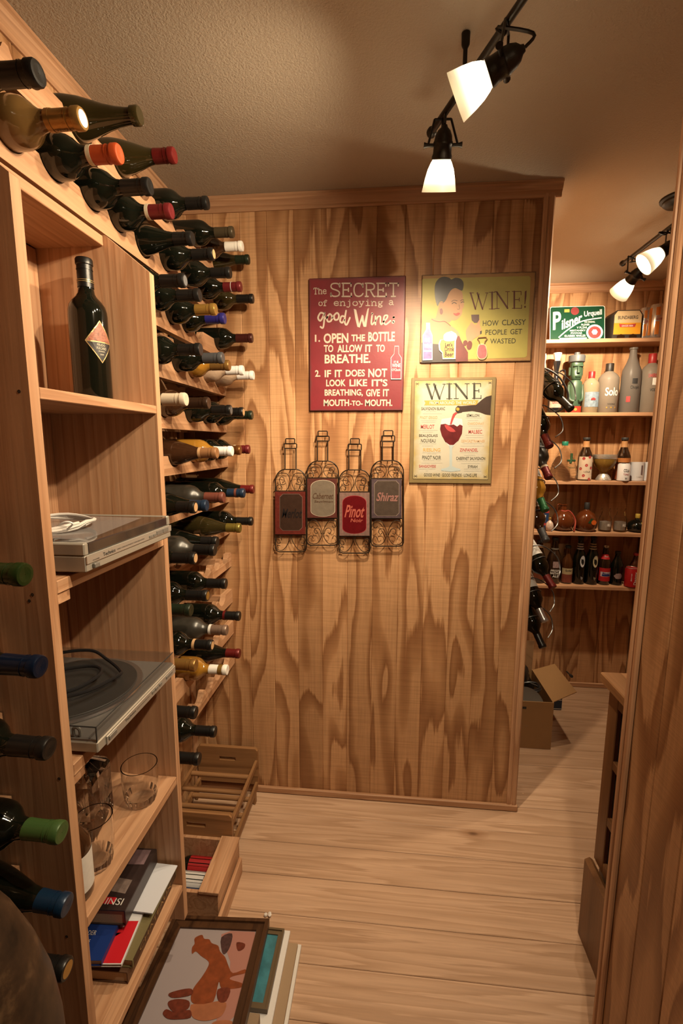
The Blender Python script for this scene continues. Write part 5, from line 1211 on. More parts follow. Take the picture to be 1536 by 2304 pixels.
MB().flat([(.004,ph*.55),(pw-.004,ph*.55),(pw-.004,ph*.83),(pw-.018,ph*.97),(.018,ph*.97),(.004,ph*.83)], .0010, Mpk).build('panel_top', CO_, pk)
add_text(MB(), 'BUNDABERG', .022, pw-.022, ph*.68, ph*.80, .0014, .02, 0, Mpk).build('lettering', PRN, pk)
MB().flat([(pw*.24,ph*.40),(pw*.76,ph*.40),(pw*.80,ph*.52),(pw*.5,ph*.49),(pw*.20,ph*.52)], .0014, Mpk).build('ribbon', LRD, pk); add_text(MB(), 'GINGER BEER', pw*.30, pw*.70, ph*.42, ph*.47, .0018, .01, 0, Mpk).build('lettering', WLAB, pk)
for k in range(2):
    cxx = pw*(.3+.42*k); MB().flat([(cxx-.02,.003),(cxx+.02,.003),(cxx+.02,.015),(cxx,.024),(cxx-.02,.015)], .0012, Mpk).build('bottle_window', DG, pk)
CANP = [(.3,.012),(.78,.0),(1,.05),(1,.92),(.86,.985),(.86,1.0),(.80,1.0),(.80,.99),(.1,.985)]
ORC = mat('can_orange', (.52, .17, .03), .3, metal=.3); ALU = mat('can_aluminium', (.60, .58, .55), .25, metal=.85)
for (xa, xb, yt), dsc in zip(((1438,1458,694),(1459,1490,687),(1491,1518,687)), ('left', 'middle', 'right')):
    o, h, r, rad = sbottle(f'orange and silver drink can, {dsc} one of three on the top far shelf', 0, xa, xb, yt, CANP, ALU, 'drink_can', 2.79 if dsc != 'middle' else 2.765, cat='can')
    for k in range(6): MB().lathe([(r+.0005, h*.10), (r+.0005, h*.90)], 4, None, k*math.pi/3, k*math.pi/3+.55).build('stripe', ORC, o, 60)
    MB().lathe([(r+.0009, h*.48), (r+.0009, h*.66)], 10, None, FR-.55, FR+.55).build('label', ALU, o, 60); wrap_text(MB(), 'Gosser', r+.0013, h*.57, .034, .018, FR).build('lettering', LRD, o)
# ---- second shelf
jg, h, r, rad = sbottle('black handled ceramic jug with white stopper on the second far shelf', 1, 1234, 1264, 813, [(.2,.02),(.85,0),(1,.03),(1,.42),(.95,.52),(.60,.60),(.36,.66),(.30,.80),(.50,.95),(.52,1),(.1,1)], mat('black_glaze', (.012, .012, .014), .12, spec=.6), 'ceramic_jug', labs=[(.10, .42, LM('jug', (.50, .34, .28), var=.6, vscale=60), FR-1.0, FR+1.0)], cat='jug')
MB().lathe([(.012, h-.01), (.0135, h+.004), (.023, h+.042), (.022, h+.044), (.001, h+.044)], 20).build('stopper', mat('porcelain_white', (.72, .70, .66), .3), jg, 40)
for s_ in (-1, 1): MB().tube(smoothpts([(s_*r*.5, 0, h*.80), (s_*r*1.15, 0, h*.83), (s_*r*1.35, 0, h*.70), (s_*r*1.0, 0, h*.56), (s_*r*.75, 0, h*.55)], 5), .0042, 8).build('handle', mat('black_glaze', ()), jg, True)
wrap_text(wrap_text(MB(), 'VINO', rad(.3*h)+.0012, h*.33, .045, .022, FR, .02), 'GRECO', rad(.2*h)+.0012, h*.20, .045, .016, FR, .02).build('lettering', LRD, jg)
# moai bottle
mo = thing('statue_bottle', 'green stone head statue bottle with grey hat on the second far shelf', 'bottle', T((fx(1293, 860), 2.785, SZ[1]+.0004)))
zt = fz(1293, 793)-SZ[1]; HS = zt
MG = mat('statue_green', (.035, .075, .042), .45, var=.25, vscale=30); GH = mat('statue_hat_grey', (.085, .09, .095), .5)
def loft(rings, n=20):
    mb = MB()
    for (cx_, cy_, a, b, z, e) in rings:
        for i in range(n):
            t = 2*math.pi*i/n; c, s = math.cos(t), math.sin(t)
            mb.v.append((cx_+a*math.copysign(abs(c)**e, c), cy_+b*math.copysign(abs(s)**e, s), z))
    m = len(rings)
    for j in range(m-1):
        for i in range(n): mb.f.append((j*n+i, j*n+(i+1) % n, (j+1)*n+(i+1) % n, (j+1)*n+i))
    mb.f += [tuple(range(n))[::-1], tuple((m-1)*n+i for i in range(n))]; return mb
w0 = .036
loft([(0,0,w0*.95,.032,.036,.8),(0,0,w0*1.0,.034,.07,.8),(0,0,w0*1.05,.036,.13,.8),(0,0,w0*.95,.033,.165,.8),(0,0,w0*.60,.026,.178,.8)]).build('torso', MG, mo, 50)
loft([(0,-.004,.022,.022,.172,.8),(0,-.008,.026,.028,.182,.7),(0,-.008,.029,.030,.200,.7),(0,-.004,.029,.028,.215,.7),(0,-.003,.030,.027,.235,.7),(0,-.006,.032,.030,.250,.7),(0,-.004,.031,.028,.268,.7)]).build('head', MG, mo, 50)
loft([(0,-.034,.007,.006,.205,.9),(0,-.040,.009,.009,.212,.9),(0,-.036,.005,.007,.232,.9),(0,-.032,.005,.004,.248,.9)], 10).build('nose', MG, mo, 50)
MB().box(-.026,-.040,.244,.026,-.030,.253,b=.003).build('brow', MG, mo); MB().box(-.014,-.042,.192,.014,-.033,.196,b=.0015).build('lip', MG, mo); MB().box(-.013,-.041,.187,.013,-.033,.1905,b=.0015).build('lip', MG, mo)
for s_ in (-1, 1):
    MB().box(s_*.032-.005,-.006,.200,s_*.032+.005,.010,.245,b=.003).build('ear', MG, mo); MB().tube(smoothpts([(s_*.034,-.010,.150),(s_*.036,-.022,.10),(s_*.030,-.034,.070),(s_*.012,-.040,.062)],4), .007, 8).build('arm', MG, mo, True)
MB().lathe([(.036,.268),(.041,.272),(.042,.300),(.040,.306),(.016,.308),(.014,.322),(.004,.324)], 24, T((0,-.003,0))).build('hat', GH, mo, 40)
loft([(0,0,w0*1.0,.035,.0,.6),(0,0,w0*1.02,.036,.035,.6)]).build('base', mat('statue_base_red', (.42,.03,.015), .45), mo)
MB().lathe([(.0005,0),(.008,0)], 12, T((0,-.0362,.018)) @ Rm(math.pi/2,'X'), cap=False).build('emblem', OCH, mo)
mo.scale = (HS/.324,)*3
cl1, h, r, rad = sbottle('small clear bottle with red capsule and blue label on the second far shelf', 1, 1310, 1346, 837, LIQ, mat('pale_spirit', (.50,.40,.26), .12, trans=.5, ior=1.3), capm=mat('cap_red', (.32,.02,.02), .4), caph=.055, labs=[(.14,.50,LM('sea', (.20,.26,.32), var=.7, vscale=70),FR-1.0,FR+1.0)])
MB().flat([(-.010,-.004),(.010,-.004),(.013,.004),(0,.010),(-.013,.004)], 0, Matrix(((1,0,0,0),(0,0,-1,-r-.0022),(0,1,0,h*.32),(0,0,0,1))) ).build('crab', LRD, cl1)
fb1, h, r, rad = sbottle('frosted bottle with black cap and white script on the second far shelf', 1, 1345, 1390, 819, LIQ, FRO, capm=CB, caph=.052); stext(fb1, h, rad, 'Solo', .42, .07, .045, WLAB, bold=.02); stext(fb1, h, rad, 'VODKA', .17, .04, .008, PRN); stext(fb1, h, rad, '· · ·', .10, .05, .008, CY)
fb2, h, r, rad = sbottle('tall clear necked bottle with red seal mark on the second far shelf', 1, 1398, 1440, 783, TALL, mat('grey_frost', (.24,.21,.185), .35, trans=.5, ior=1.2)); stext(fb2, h, rad, 'Chopin', .38, .045, .022, PRN)
MB().lathe([(rad(.5*h)+.001,h*.44),(rad(.5*h)+.001,h*.52)],6,None,FR-.3,FR+.25).build('portrait', PRN, fb2); MB().lathe([(rad(.2*h)+.001,h*.16),(rad(.2*h)+.001,h*.25)],5,None,FR-.75,FR-.35).build('red_seal', LRD, fb2)
fb3, h, r, rad = sbottle('frosted vodka bottle with red cap and round mark on the second far shelf', 1, 1440, 1485, 797, LIQ, FRO, capm=mat('cap_red', ()), caph=.050); stext(fb3, h, rad, 'SMIRNOFF', .62, .075, .020, LRD, bold=.02); stext(fb3, h, rad, 'VODKA', .38, .05, .016, PRN)
MB().lathe([(rad(.48*h)+.001,h*.46),(rad(.48*h)+.001,h*.58)],8,None,FR-.3,FR+.6).build('crest', WLAB, fb3)
o, h, r, rad = sbottle('white cup half hidden behind the wall rack on the second far shelf', 1, 1208, 1224, 797, [(.2,.01),(.6,0),(.6,.7),(.9,.75),(1,1),(.9,1),(.2,.8)], mat('porcelain_white', ()), 'porcelain_cup', cat='cup')
# ---- third shelf
fr_, h, r, rad = sbottle('clear robed-figure bottle with green cap on the third far shelf', 2, 1238, 1298, 994, [(.2,.01),(.9,0),(1,.05),(.98,.22),(.84,.42),(.66,.58),(.46,.72),(.34,.80),(.21,.86),(.19,.98),(.22,1),(.05,1)], CLR, capm=mat('cap_teal', (.01,.16,.10), .4), caph=.022)
MB().tube(smoothpts([(.02,-r*.72,h*.70),(.018,-r*.80,h*.55),(.012,-r*.9,h*.45)],4), .007, 7).build('green_ornament', GRN, fr_, True); MB().tube([(-.004,-r*.86,h*.52),(.04,-r*.78,h*.52)], .006, 7).build('green_ornament', GRN, fr_, True); stext(fr_, h, rad, 'TAPADA', .34, .05, .010, GRN, FR+.35)
for k in range(5): MB().tube([(rad(h*(.10+.07*k))*1.005*math.cos(a), rad(h*(.10+.07*k))*1.005*math.sin(a), h*(.10+.07*k)+.003*math.sin(5*a)) for a in [2*math.pi*i/30 for i in range(30)]], .0016, 5, True).build('glass_ridge', CLR, fr_, True)
b_, h, r, rad = sbottle('brown beer bottle with red polka dot label on the third far shelf', 2, 1300, 1332, 985, BEER, DG, capm=PRN, caph=.012, labs=[(.03,.56,LM('dots', (.52,.42,.32)),FR-1.3,FR+.9),(.78,.92,LM('neckband', (.40,.20,.08)))])
for an_, zz in ((-.45,.12),(.35,.04),(-.15,.36),(.55,.30),(-.55,.52),(.25,.55),(-.9,.28)): wrap_text(MB(), '•', rad(zz*h)+.0014, zz*h, .016, .016, FR+an_).build('dot', LRD, b_)
stext(b_, h, rad, 'LOLA', .21, .034, .009, PRN)
gb = thing('goblet', 'amber glass goblet with silver rim on the third far shelf', 'goblet', T((fx(1359,1050), 2.785, SZ[2]+.0004)))
hg = fz(1359,1023)-SZ[2]; rg = (fx(1385,1050)-fx(1333,1050))/2
MB().lathe([(.0005,0),(rg*.62,0),(rg*.60,hg*.04),(rg*.34,hg*.16),(rg*.26,hg*.30),(rg*.34,hg*.38),(rg*.75,hg*.52),(rg*.93,hg*.70),(rg*.97,hg*.85),(rg*.93,hg*.85),(rg*.85,hg*.68),(rg*.3,hg*.45),(.0005,hg*.43)], 28).build('bowl', mat('amber_pressed_glass', (.30,.18,.04), .12, trans=.5, ior=1.3, bump=.5, bscale=120), gb, 50)
MB().lathe([(rg*.975,hg*.84),(rg,hg*.86),(rg,hg),(rg*.95,hg),(rg*.94,hg*.86)], 28, cap=False).build('rim', mat('silver_filigree', (.55,.52,.47), .35, metal=.7, bump=.8, bscale=150), gb, 50)
MB().lathe([(rg*.64,.0005),(rg*.66,hg*.05),(rg*.42,hg*.22),(rg*.30,hg*.28)], 24, cap=False).build('foot_collar', mat('silver_filigree', ()), gb, 50)
b_, h, r, rad = sbottle('dark beer bottle with orange label band on the third far shelf', 2, 1386, 1417, 985, BEER, DG, Y=2.80, capm=PRN, caph=.012, labs=[(.43,.53,LM('amberband', (.34,.12,.03))),(.78,.92,LM('neckband', (.40,.20,.08))),(.03,.40,LM('rust', (.20,.05,.02)))])
b_, h, r, rad = sbottle('small white can in front of the dark beer bottle on the third far shelf', 2, 1389, 1416, 1043, CANP, mat('can_white', (.58,.57,.58), .4), 'drink_can', Y=2.745, cat='can'); stext(b_, h, rad, 'COLA', .62, .03, .016, PRN); stext(b_, h, rad, 'TONIC', .40, .03, .01, LRD); stext(b_, h, rad, '50', .18, .012, .01, PRN)
MUG = [(.3,.01),(.92,0),(1,.02),(1,1),(.93,1),(.93,.06),(.2,.05)]
for (xa, xb), d in zip(((1418,1447),(1446,1473)), ('left', 'right')):
    o, h, r, rad = sbottle(f'white printed ceramic mug, {d} one of a pair on the third far shelf', 2, xa, xb, 1040, MUG, mat('mug_white', (.56,.56,.58), .35), 'mug', Y=2.79, cat='mug')
    wrap_text(MB(), 'Lager', r+.0008, h*.22, .03, .008, FR).build('lettering', GRY, o); MB().lathe([(r+.0008, h*.34),(r+.0008, h*.84)], 3, None, FR+.1, FR+.4).build('leaf_print', mat('mug_leaf', (.14,.10,.10), .5), o)
    MB().tube(smoothpts([(r*.95,.0,h*.8),(r*1.45,.012,h*.75),(r*1.5,.014,h*.35),(r*.95,0,h*.2)],5), .004, 8).build('handle', mat('mug_white', ()), o, True) if d == 'right' else None
# ---- fourth shelf
bx = thing('gift_box', 'blue and red bottle box at the left of the fourth far shelf', 'box', T((fx(1220,1170,2.80), 2.80, SZ[3]+.0004)))
MB().box(-.026,-.026,0,.026,.026,.135,b=.002).build('carton', mat('box_blue', (.012,.035,.10), .4), bx); MB().box(-.0262,-.0266,.102,.0262,.02,.116).build('red_band', LRD, bx); MB().box(-.0262,-.0266,.028,.0262,.02,.042).build('red_band', LRD, bx)
MB().lathe([(.014,.1352),(.014,.165),(.004,.166)],14).build('cap', GRN, bx); MB().flat([(-.006,.055),(.006,.055),(.010,.09),(-.010,.09)],0,Matrix(((1,0,0,0),(0,0,-1,-.0268),(0,1,0,0),(0,0,0,1)))).build('emblem', WLAB, bx)
sbottle('tiny painted glass bottle with gold top on the fourth far shelf', 3, 1227, 1245, 1165, JUG, mat('painted_china', (.48,.36,.30), .3, var=.7, vscale=90), Y=2.75, capm=CAP['gold'], caph=.010)
aj, h, r, rad = sbottle('round amber glass jug with red cord on the fourth far shelf', 3, 1240, 1292, 1134, JUG, LIQC, 'glass_jug', cat='jug')
MB().tube(smoothpts([(-.010,0,h*.95),(-.032,0,h*.98),(-.036,0,h*.78),(-.026,0,h*.68)],5), .0050, 8).build('handle', LIQC, aj, True)
CORD = mat('red_cord', (.26,.03,.012), .7)
MB().tube(smoothpts([(-.018,-.016,h*.76),(0,-.024,h*.74),(.020,-.018,h*.76),(.040,-.022,h*.66),(.058,-.030,h*.42),(.050,-.052,h*.20),(.046,-.056,h*.03)],5), .0045, 8).build('cord', CORD, aj, True)
sbottle('flat round dark liqueur bottle with orange on its front, fourth far shelf', 3, 1293, 1343, 1131, ROUND, LIQC, capm=PRN, caph=.038)[0]
o = [q for q in COL.objects if q.get('label', '').startswith('flat round dark')][0]
fo_ = MB().flat([(.020+.014*math.cos(a), .058+.014*math.sin(a)) for a in [2*math.pi*i/16 for i in range(16)]], 0, Matrix(((1,0,0,0),(0,0,-1,-.0605),(0,1,0,0),(0,0,0,1)))).build('orange_print', mat('orange_fruit', (.50,.10,.015), .4), o)
MB().flat([(-.012,.055),(.004,.050),(.012,.074),(.020,.078),(.004,.082)], 0, Matrix(((1,0,0,0),(0,0,-1,-.0600),(0,1,0,0),(0,0,0,1)))).build('leaf_print', GRN, o)
for (xa, xb), d in zip(((1347,1375),(1381,1409)), ('left', 'right')):
    o, h, r, rad = sbottle(f'small clear milk bottle, {d} one of two on the fourth far shelf', 3, xa, xb, 1143, MILK, CLR, 'milk_bottle'); stext(o, h, rad, 'MILK', .30, .022, .016, WLAB, FR+.3, .03); MB().lathe([(r*.86,.010),(r*.86,h*.42),(.001,h*.42)],20).build('frosting', mat('milk_grey', (.34,.31,.28), .6), o)
sq_, h, r, rad = sbottle('squat black bottle with yellow cap on the fourth far shelf', 3, 1411, 1455, 1157, SQUAT, GLASS['dark'], capm=mat('cap_yellow', (.42,.30,.05), .45), caph=.022)
MB().lathe([(rad(z_*h)+.001,z_*h) for z_ in (.05,.15,.28,.45,.58)],6,None,FR+.05,FR+.45).build('yellow_print', mat('cap_yellow', ()), sq_, 60)
# ---- lowest shelf
def beer(label, x0, x1, yt, prof, m, labs=(), txts=(), cap_=PRN, Y=2.785, name='beer_bottle'):
    o, h, r, rad = sbottle(label, 4, x0, x1, yt, prof, m, name, Y, cap_, .012, None, labs)
    for s_, zc_, wd, hg_, tm in txts: stext(o, h, rad, s_, zc_, wd, hg_, tm, bold=.02)
    return o, h, r, rad
o, h, r, rad = beer('large dark beer bottle with winged emblem, leftmost on the lowest far shelf', 1196, 1228, 1216, BEER, DG, [(.10,.24,LM('rustlow', (.12,.03,.012),var=.5),FR-1,FR+1)], [('STONE', .33, .046, .018, WLAB)])
MB().lathe([(r+.001,h*.40),(r+.001,h*.52)],8,None,FR-.2,FR+.7).build('emblem', GRY, o); MB().lathe([(rad(.86*h)+.001,h*.84),(rad(.86*h)+.001,h*.88)],16,cap=False).build('band', CAP['tip'], o)
o, h, r, rad = beer('large dark bottle of arrogant bastard ale on the lowest far shelf', 1230, 1262, 1210, BEER, DG, [], [('ARROGANT', .30, .060, .013, WLAB), ('BASTARD', .24, .060, .013, WLAB), ('ALE', .175, .034, .014, WLAB)])
MB().lathe([(r+.001,h*.36),(r+.001,h*.50)],8,None,FR-.45,FR+.45).build('emblem', mat('emblem_grey', (.25,.17,.16), .5, var=.7, vscale=150), o); MB().lathe([(rad(.76*h)+.0012,h*.75),(rad(.78*h)+.001,h*.78)],16,cap=False).build('band', GRY, o)
o, h, r, rad = beer('small amber beer bottle with cream label on the lowest far shelf', 1262, 1288, 1228, BEER, AG, [(.26,.42,LM('quilter', (.34,.27,.15)),FR-1.2,FR+1.2),(.04,.26,LM('hillside', (.16,.04,.025),var=.6),FR-1.2,FR+1.2)], [('Quilter', .36, .038, .012, PRN)])
for (xa, xb), c, d in (((1289,1317),(.50,.50,.52),'white'), ((1317,1346),(.46,.40,.26),'ivory')):
    o, h, r, rad = beer(f'tall black beer bottle with {d} oval badge and neck rings', xa, xb, 1208, BEER, GLASS['dark'], [])
    lm = LM('oval_' + d, c)
    P_ = []; 
    for i in range(16):
        a = 2*math.pi*i/16; t = FR+.15+.42*math.cos(a); P_.append(((r+.0012)*math.cos(t), (r+.0012)*math.sin(t), h*.50+h*.125*math.sin(a)))
    MB().add(P_, [tuple(range(16))]).build('badge', lm, o); stext(o, h, rad, 'Pub', .50, .018, .03, PRN, FR+.15); stext(o, h, rad, 'ly', .14, .012, .02, lm, FR+.2)
    for zz in (.74, .79, .84): MB().lathe([(rad(zz*h)+.0012, zz*h), (rad((zz+.025)*h)+.0012, (zz+.025)*h)], 16, cap=False).build('neck_ring', lm, o)
o, h, r, rad = beer('cola bottle with red white and blue label on the lowest far shelf', 1346, 1373, 1227, BEER, DG, [(.10,.44,LM('colared', (.36,.012,.016)),FR-1.3,FR+1.3),(.22,.34,LM('colawhite', (.52,.52,.54)),FR-1.0,FR+1.0),(.66,.78,LM('colared', ()))], [('Pepsi', .72, .022, .016, WLAB)], cap_=ALU)
wrap_text(MB(), 'Pepsi', r+.0022, h*.29, .042, .018, FR, .02).build('lettering', BLU, o)
MB().lathe([(r+.0016,h*.235),(r+.0018,h*.275)],8,None,FR-.7,FR+.7).build('blue_wave', BLU, o)
o, h, r, rad = beer('dark soda bottle with diamond label on the lowest far shelf', 1373, 1401, 1241, COLA, GLASS['dark'], [], [], cap_=PRN, name='soda_bottle')
diamond(.026, .030, rad(.3*h)+.0015, FR, .28*h, 'label', LM('diamondmauve', (.25,.18,.18), var=.4, vscale=120), o)
o, h, r, rad = beer('contoured cola bottle behind the red can on the lowest far shelf', 1415, 1441, 1245, COLA, mat('cola_glass', (.045,.012,.006), .1, spec=.6, coat=.3), [(.40,.58,LM('colared', ()),FR-1.4,FR+1.4)], [('Cola', .49, .034, .018, WLAB)], cap_=mat('cap_red', ()), Y=2.80, name='soda_bottle')
o, h, r, rad = sbottle('red drink can with white name at the right end of the lowest far shelf', 4, 1405, 1433, 1277, CANP, mat('can_red', (.30,.010,.012), .3, metal=.2), 'drink_can', Y=2.742, cat='can')
wrap_text(MB(), 'Danny', r+.0010, h*.5, .075, .022, FR+.35, .01, True).build('lettering', WLAB, o); wrap_text(MB(), 'share a can', r+.0010, h*.55, .045, .007, FR-.4, 0, True).build('lettering', WLAB, o)
MB().lathe([(r*.87,h*.985),(r*.90,h*.99),(r*.88,h+.0008),(r*.84,h*.99)],20,cap=False).build('rim', ALU, o)
# ================================================================ wire wall rack with bottles
WR = mat('grey_iron_wire', (.14, .145, .15), .35, metal=.8)
wr = thing('wire_wine_rack', 'iron wire wine rack on the hidden passage wall', 'wine rack', T((0,0,0)))
RB = [((1246,921),'bdx','dark','black','','topmost wire-rack bottle with black capsule beside the iron hoop',(.42,-.62,-.66)),
 ((1233,1005),'bdx','dark','red','','wire-rack bottle with red capsule, second from the top',(.18,-.62,-.76)),
 ((1220,1075),'bdx','dusty','dkred','','wire-rack bottle with dark red capsule and cream collar, third from top',(.20,-.62,-.76)),
 ((1217,1149),'bdx','amber','greenc','white','amber wire-rack bottle with green capsule and white label',(.18,-.62,-.76)),
 ((1213,1217),'bdx','brown','slate','white','wire-rack bottle with slate grey capsule and white label',(.22,-.62,-.76)),
 ((1206,1321),'bdx','dark','red','white','wire-rack bottle with red capsule nearest the lowest shelf',(.36,-.62,-.70)),
 ((1204,1398),'bdx','dark','silver','white','wire-rack bottle with silver capsule above the cardboard box',(.28,-.62,-.74)),
 ((1199,1456),'bdx','dark','black','','lowest wire-rack bottle with black capsule',(.28,-.62,-.74))]
CAP['greenc'] = cap('emerald', (.02, .12, .045))
for px_, kind, gl, cp, lb, dsc, d in RB:
    tip = onY(*px_, 1.975); d = Vector(d).normalized(); b = tip - d*HT[kind]
    lim = XR + .045
    if b.x < lim: tip.x += lim-b.x; b.x = lim
    wine_bottle(kind, gl, cp, frame_z(b, d) @ Rm(2.2, 'Z'), dsc, 'bottles in the wire rack', lb)
    c1 = b + d*.17; e1 = d.cross(Vector((0,0,1))).normalized(); e2 = d.cross(e1)
    MB().tube([c1 + (e1*math.cos(a)+e2*math.sin(a))*.0415 for a in [2*math.pi*i/24 for i in range(24)]], .0022, 6, True).build('ring', WR, wr, True)
    c2 = b + d*.275
    MB().tube(smoothpts([(XR+.006, c1.y, c1.z+.03), c1 + Vector((.0,0,.074)), c1 + Vector((.078,0,.03)), c1 + Vector((.092,-.02,-.03)), c2 + Vector((.03,0,.02))], 5), .0024, 6).build('arm', WR, wr, True)
MB().tube([(XR+.004, 2.10, .62), (XR+.004, 2.10, 2.0)], .004, 8).build('upright', WR, wr, True); MB().tube([(XR+.004, 2.19, .62), (XR+.004, 2.19, 2.0)], .004, 8).build('upright', WR, wr, True)
hp = [onY(x, y, 2.02) for x, y in [(1205,826),(1232,831),(1258,849),(1275,878),(1277,900),(1264,920),(1248,928)]]
MB().tube(smoothpts(hp, 6), .0042, 8).build('hoop', WR, wr, True)
# ================================================================ cardboard box and contents on the far floor
KR = mat('corrugated_cardboard', (.30, .165, .065), .75, var=.1, vscale=12); KRI = mat('cardboard_inner', (.20, .105, .045), .8)
cbx = thing('cardboard_box', 'open brown cardboard box with raised flaps below the wire rack', 'box', T((0,0,0)))
bX0, bX1, bY0, bY1, bH = .578, .838, 2.215, 2.56, .252
for b in ((bX0,bY0,.0005,bX1,bY0+.004,bH),(bX0,bY1-.004,.0005,bX1,bY1,bH),(bX0,bY0+.004,.0005,bX0+.004,bY1-.004,bH),(bX1-.004,bY0+.004,.0005,bX1,bY1-.004,bH),(bX0+.004,bY0+.004,.0005,bX1-.004,bY1-.004,.005)): MB().box(*b).build('side', KR, cbx)
def flap(quad, m): 
    q = [Vector(p) for p in quad]; n = (q[1]-q[0]).cross(q[3]-q[0]).normalized()*.0035
    return MB().add([tuple(p) for p in q]+[tuple(p+n) for p in q], [(0,1,2,3),(7,6,5,4),(0,4,5,1),(1,5,6,2),(2,6,7,3),(3,7,4,0)]).build('flap', m, cbx)
flap([(bX1,bY0+.01,bH),(bX1,bY1-.005,bH),(bX1+.125,bY1+.02,bH+.030),(bX1+.125,bY0+.055,bH+.035)], KR)
flap([(bX0+.005,bY1,bH),(bX1-.005,bY1,bH),(bX1+.01,bY1+.035,bH+.155),(bX0,bY1+.035,bH+.16)], KRI)
add_text(MB(), 'L', 0, .040, 0, .058, 0, .02, 0, Matrix(((0,1,0,bX0+.072),(0,0,-1,bY0-.0006),(-1,0,0,bH-.028),(0,0,0,1)))).build('lettering', PRN, cbx)
MB().tube([(bX0+.085+.022*math.cos(a), bY0-.0008, .02+.022*math.sin(a)) for a in [math.pi+math.pi*i/12 for i in range(13)]], .0012, 5).build('hand_mark', PRN, cbx)
import random as _r
def lump(name, label, c, rx, ry, rz, m, cat, seed, amp=.18):
    _r.seed(seed); n, k = 22, 14; mb = MB(); ph = [_r.uniform(0, 6.28) for _ in range(6)]
    for j in range(k+1):
        t = math.pi*j/k
        for i in range(n):
            a = 2*math.pi*i/n; s = 1+amp*(math.sin(3*a+ph[0])*math.sin(2*t+ph[1])+.6*math.sin(5*a+4*t+ph[2])+.4*math.sin(9*a-5*t+ph[3]))
            mb.v.append((rx*s*math.sin(t)*math.cos(a), ry*s*math.sin(t)*math.sin(a), rz*(1+amp*.5*math.sin(4*a+ph[4]))*math.cos(t)))
    for j in range(k):
        for i in range(n): mb.f.append((j*n+i, j*n+(i+1) % n, (j+1)*n+(i+1) % n, (j+1)*n+i))
    o = mb.build(name, m, None, 60); o.location = c; return tag(o, label, cat)
BAG = mat('shiny_black_plastic', (.018, .015, .013), .22, spec=.7, bump=.4, bscale=25)
lump('black_bag', 'crumpled shiny black bag stuffed in the cardboard box', (.715, 2.462, .20), .090, .070, .145, BAG, 'bag', 3)
lump('black_pouch', 'soft dark leather pouch on the box contents', (.645, 2.335, .10), .045, .034, .08, mat('soft_black_leather', (.02,.013,.009), .45), 'bag', 5)
tag(MB().tube(smoothpts([(.72,2.33,.255),(.76,2.30,.265),(.80,2.32,.27),(.795,2.36,.275),(.75,2.37,.27),(.70,2.345,.262),(.72,2.31,.26),(.78,2.295,.262),(.805,2.33,.266),(.77,2.365,.268)],6), .006, 8).build('coiled_cable', mat('cord_black', ()), None, True), 'black coiled cable lying in the cardboard box', 'cable')
dk = thing('grey_disc', 'grey metal disc standing in the cardboard box front', 'disc', T((.715, 2.262, .2)) @ Rm(math.radians(65), 'X'))
MB().lathe([(.0005,0),(.070,0),(.092,.006),(.093,.009),(.070,.004),(.0005,.004)], 32).build('dish', mat('dull_steel', (.24,.21,.18), .4, metal=.6), dk, 40); MB().lathe([(.010,.004),(.012,.014),(.002,.016)], 14).build('hub', BTN, dk, 40)
bb = thing('blue_box', 'flat dark blue box on the floor behind the cardboard box', 'box', T((.965, 2.63, .0005)))
MB().box(-.055,-.05,0,.055,.05,.072,b=.0015).build('carton', mat('box_navy', (.015,.030,.06), .45), bb); MB().box(-.0553,-.0505,.006,.0553,-.0503,.010).build('stripe', WLAB, bb); MB().box(-.0553,-.0505,.060,.0553,-.0503,.064).build('stripe', WLAB, bb); add_text(MB(), 'GARDEN', -.04,.03,.064,.071,0,.01,0,Matrix(((1,0,0,0),(0,0,-1,-.0508),(0,1,0,-.0005),(0,0,0,1)))).build('lettering', WLAB, bb)
q_ = onY(1280, 1516, 2.84); tag(MB().tube([(q_.x-.004, YF-.0005, q_.z), (q_.x-.002, YF-.05, q_.z+.002), (q_.x, YF-.052, q_.z+.002), (q_.x+.001, YF-.070, q_.z+.003)], [.004, .004, .009, .009], 10).build('door_stop', PRN, None, True), 'small black door stop sticking out low on the far wall', 'door stop')
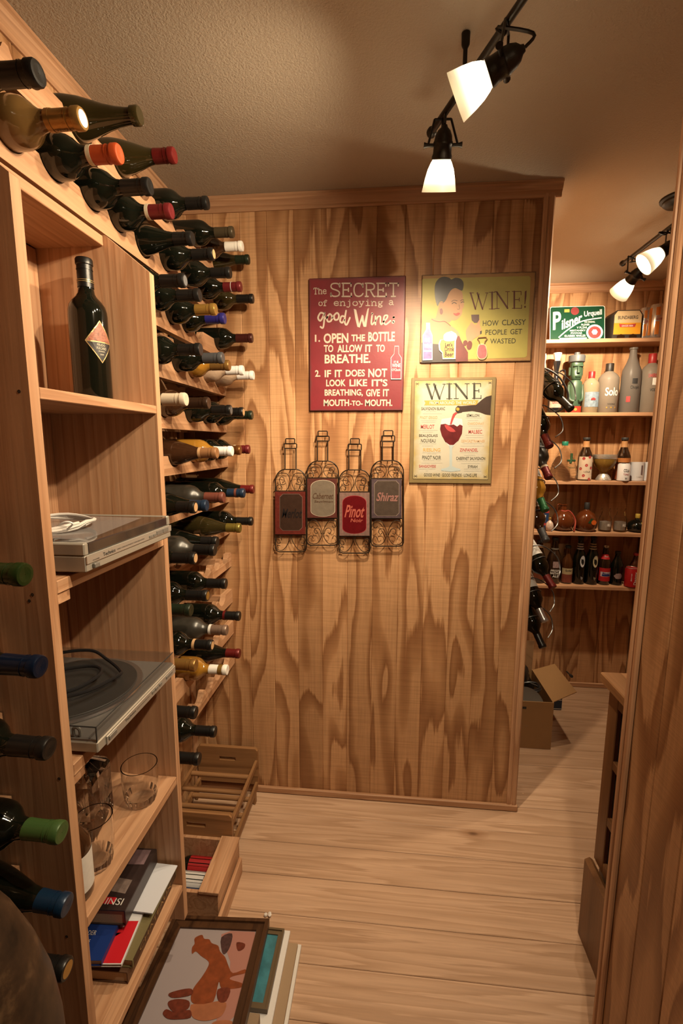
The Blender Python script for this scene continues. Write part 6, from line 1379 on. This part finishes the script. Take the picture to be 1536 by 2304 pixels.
# ================================================================ dark cabinet behind the right wall
dcb = thing('glazed_cabinet', 'dark wood cabinet with glass panes peeking out behind the right wall', 'cabinet', T((0,0,0)))
DZ, DY = wood('cherry_Z', 'Z', (.20,.095,.038), (.11,.048,.018), scale=2.0, freq=3, stretch=.05, rough=.4), wood('cherry_Y', 'Y', (.34,.18,.085), (.20,.095,.038), scale=2.0, freq=3, stretch=.05, rough=.35)
FX = .645; CYA, CYB = .72, 1.312
MB().box(FX+.018, CYA, .05, 1.02, CYB-.002, .838, b=.002).build('body', DZ, dcb)
MB().box(.620, CYA-.02, .840, 1.03, CYB+.008, .868, b=.003).build('top', DY, dcb)
MB().prism([(.620,.0005),(1.02,.0005),(1.02,.049),(.6445,.049),(.6445,.262),(.634,.270),(.620,.262)], -CYB, -CYA, MXZ).build('plinth', DZ, dcb)
GLS = mat('dark_pane', (.012,.010,.010), .06, spec=.6)
zA, zB = .272, .838
MB().box(FX, CYB-.055, zA, FX+.0175, CYB-.002, zB, b=.002).build('stile', DZ, dcb); MB().box(FX, CYA, zA, FX+.0175, CYA+.05, zB, b=.002).build('stile', DZ, dcb)
zr = [zA, .432, .610, .800]
for a, b in ((zA, zA+.035), (.430, .456), (.608, .634), (.790, zB)): MB().box(FX, CYA+.0505, a, FX+.0175, CYB-.0555, b, b=.002).build('rail', DZ, dcb)
for a, b in ((zA+.0355, .4295), (.4565, .6075), (.6345, .7895)): MB().box(FX+.011, CYA+.051, a, FX+.0165, CYB-.056, b).build('pane', GLS, dcb)
tag(MB().box(.70, 1.02, .8685, .90, 1.235, .955, b=.003).build('dark_box', mat('ebony_box', (.018,.011,.009), .5)), 'dark wooden box on the glazed cabinet top', 'box')
p = onZ(1395, 1514, .8685)
sp_ = thing('spirit_bottle', 'clear bottle with white neck label behind the dark box', 'bottle', T((.735, 1.275, .8685)))
MB().lathe([(.001,.003),(.024,0),(.027,.004),(.027,.050),(.022,.064),(.014,.075),(.012,.085),(.012,.108),(.014,.109),(.014,.114),(.002,.115)], 20).build('glass', CLR, sp_, 50); MB().lathe([(.0145,.078),(.0135,.110)],14,cap=False).build('neck_label', WLAB, sp_, 60); MB().lathe([(.0142,.106),(.0142,.117),(.001,.118)],14,cap=False).build('cap', mat('cap_red', ()), sp_, 40)
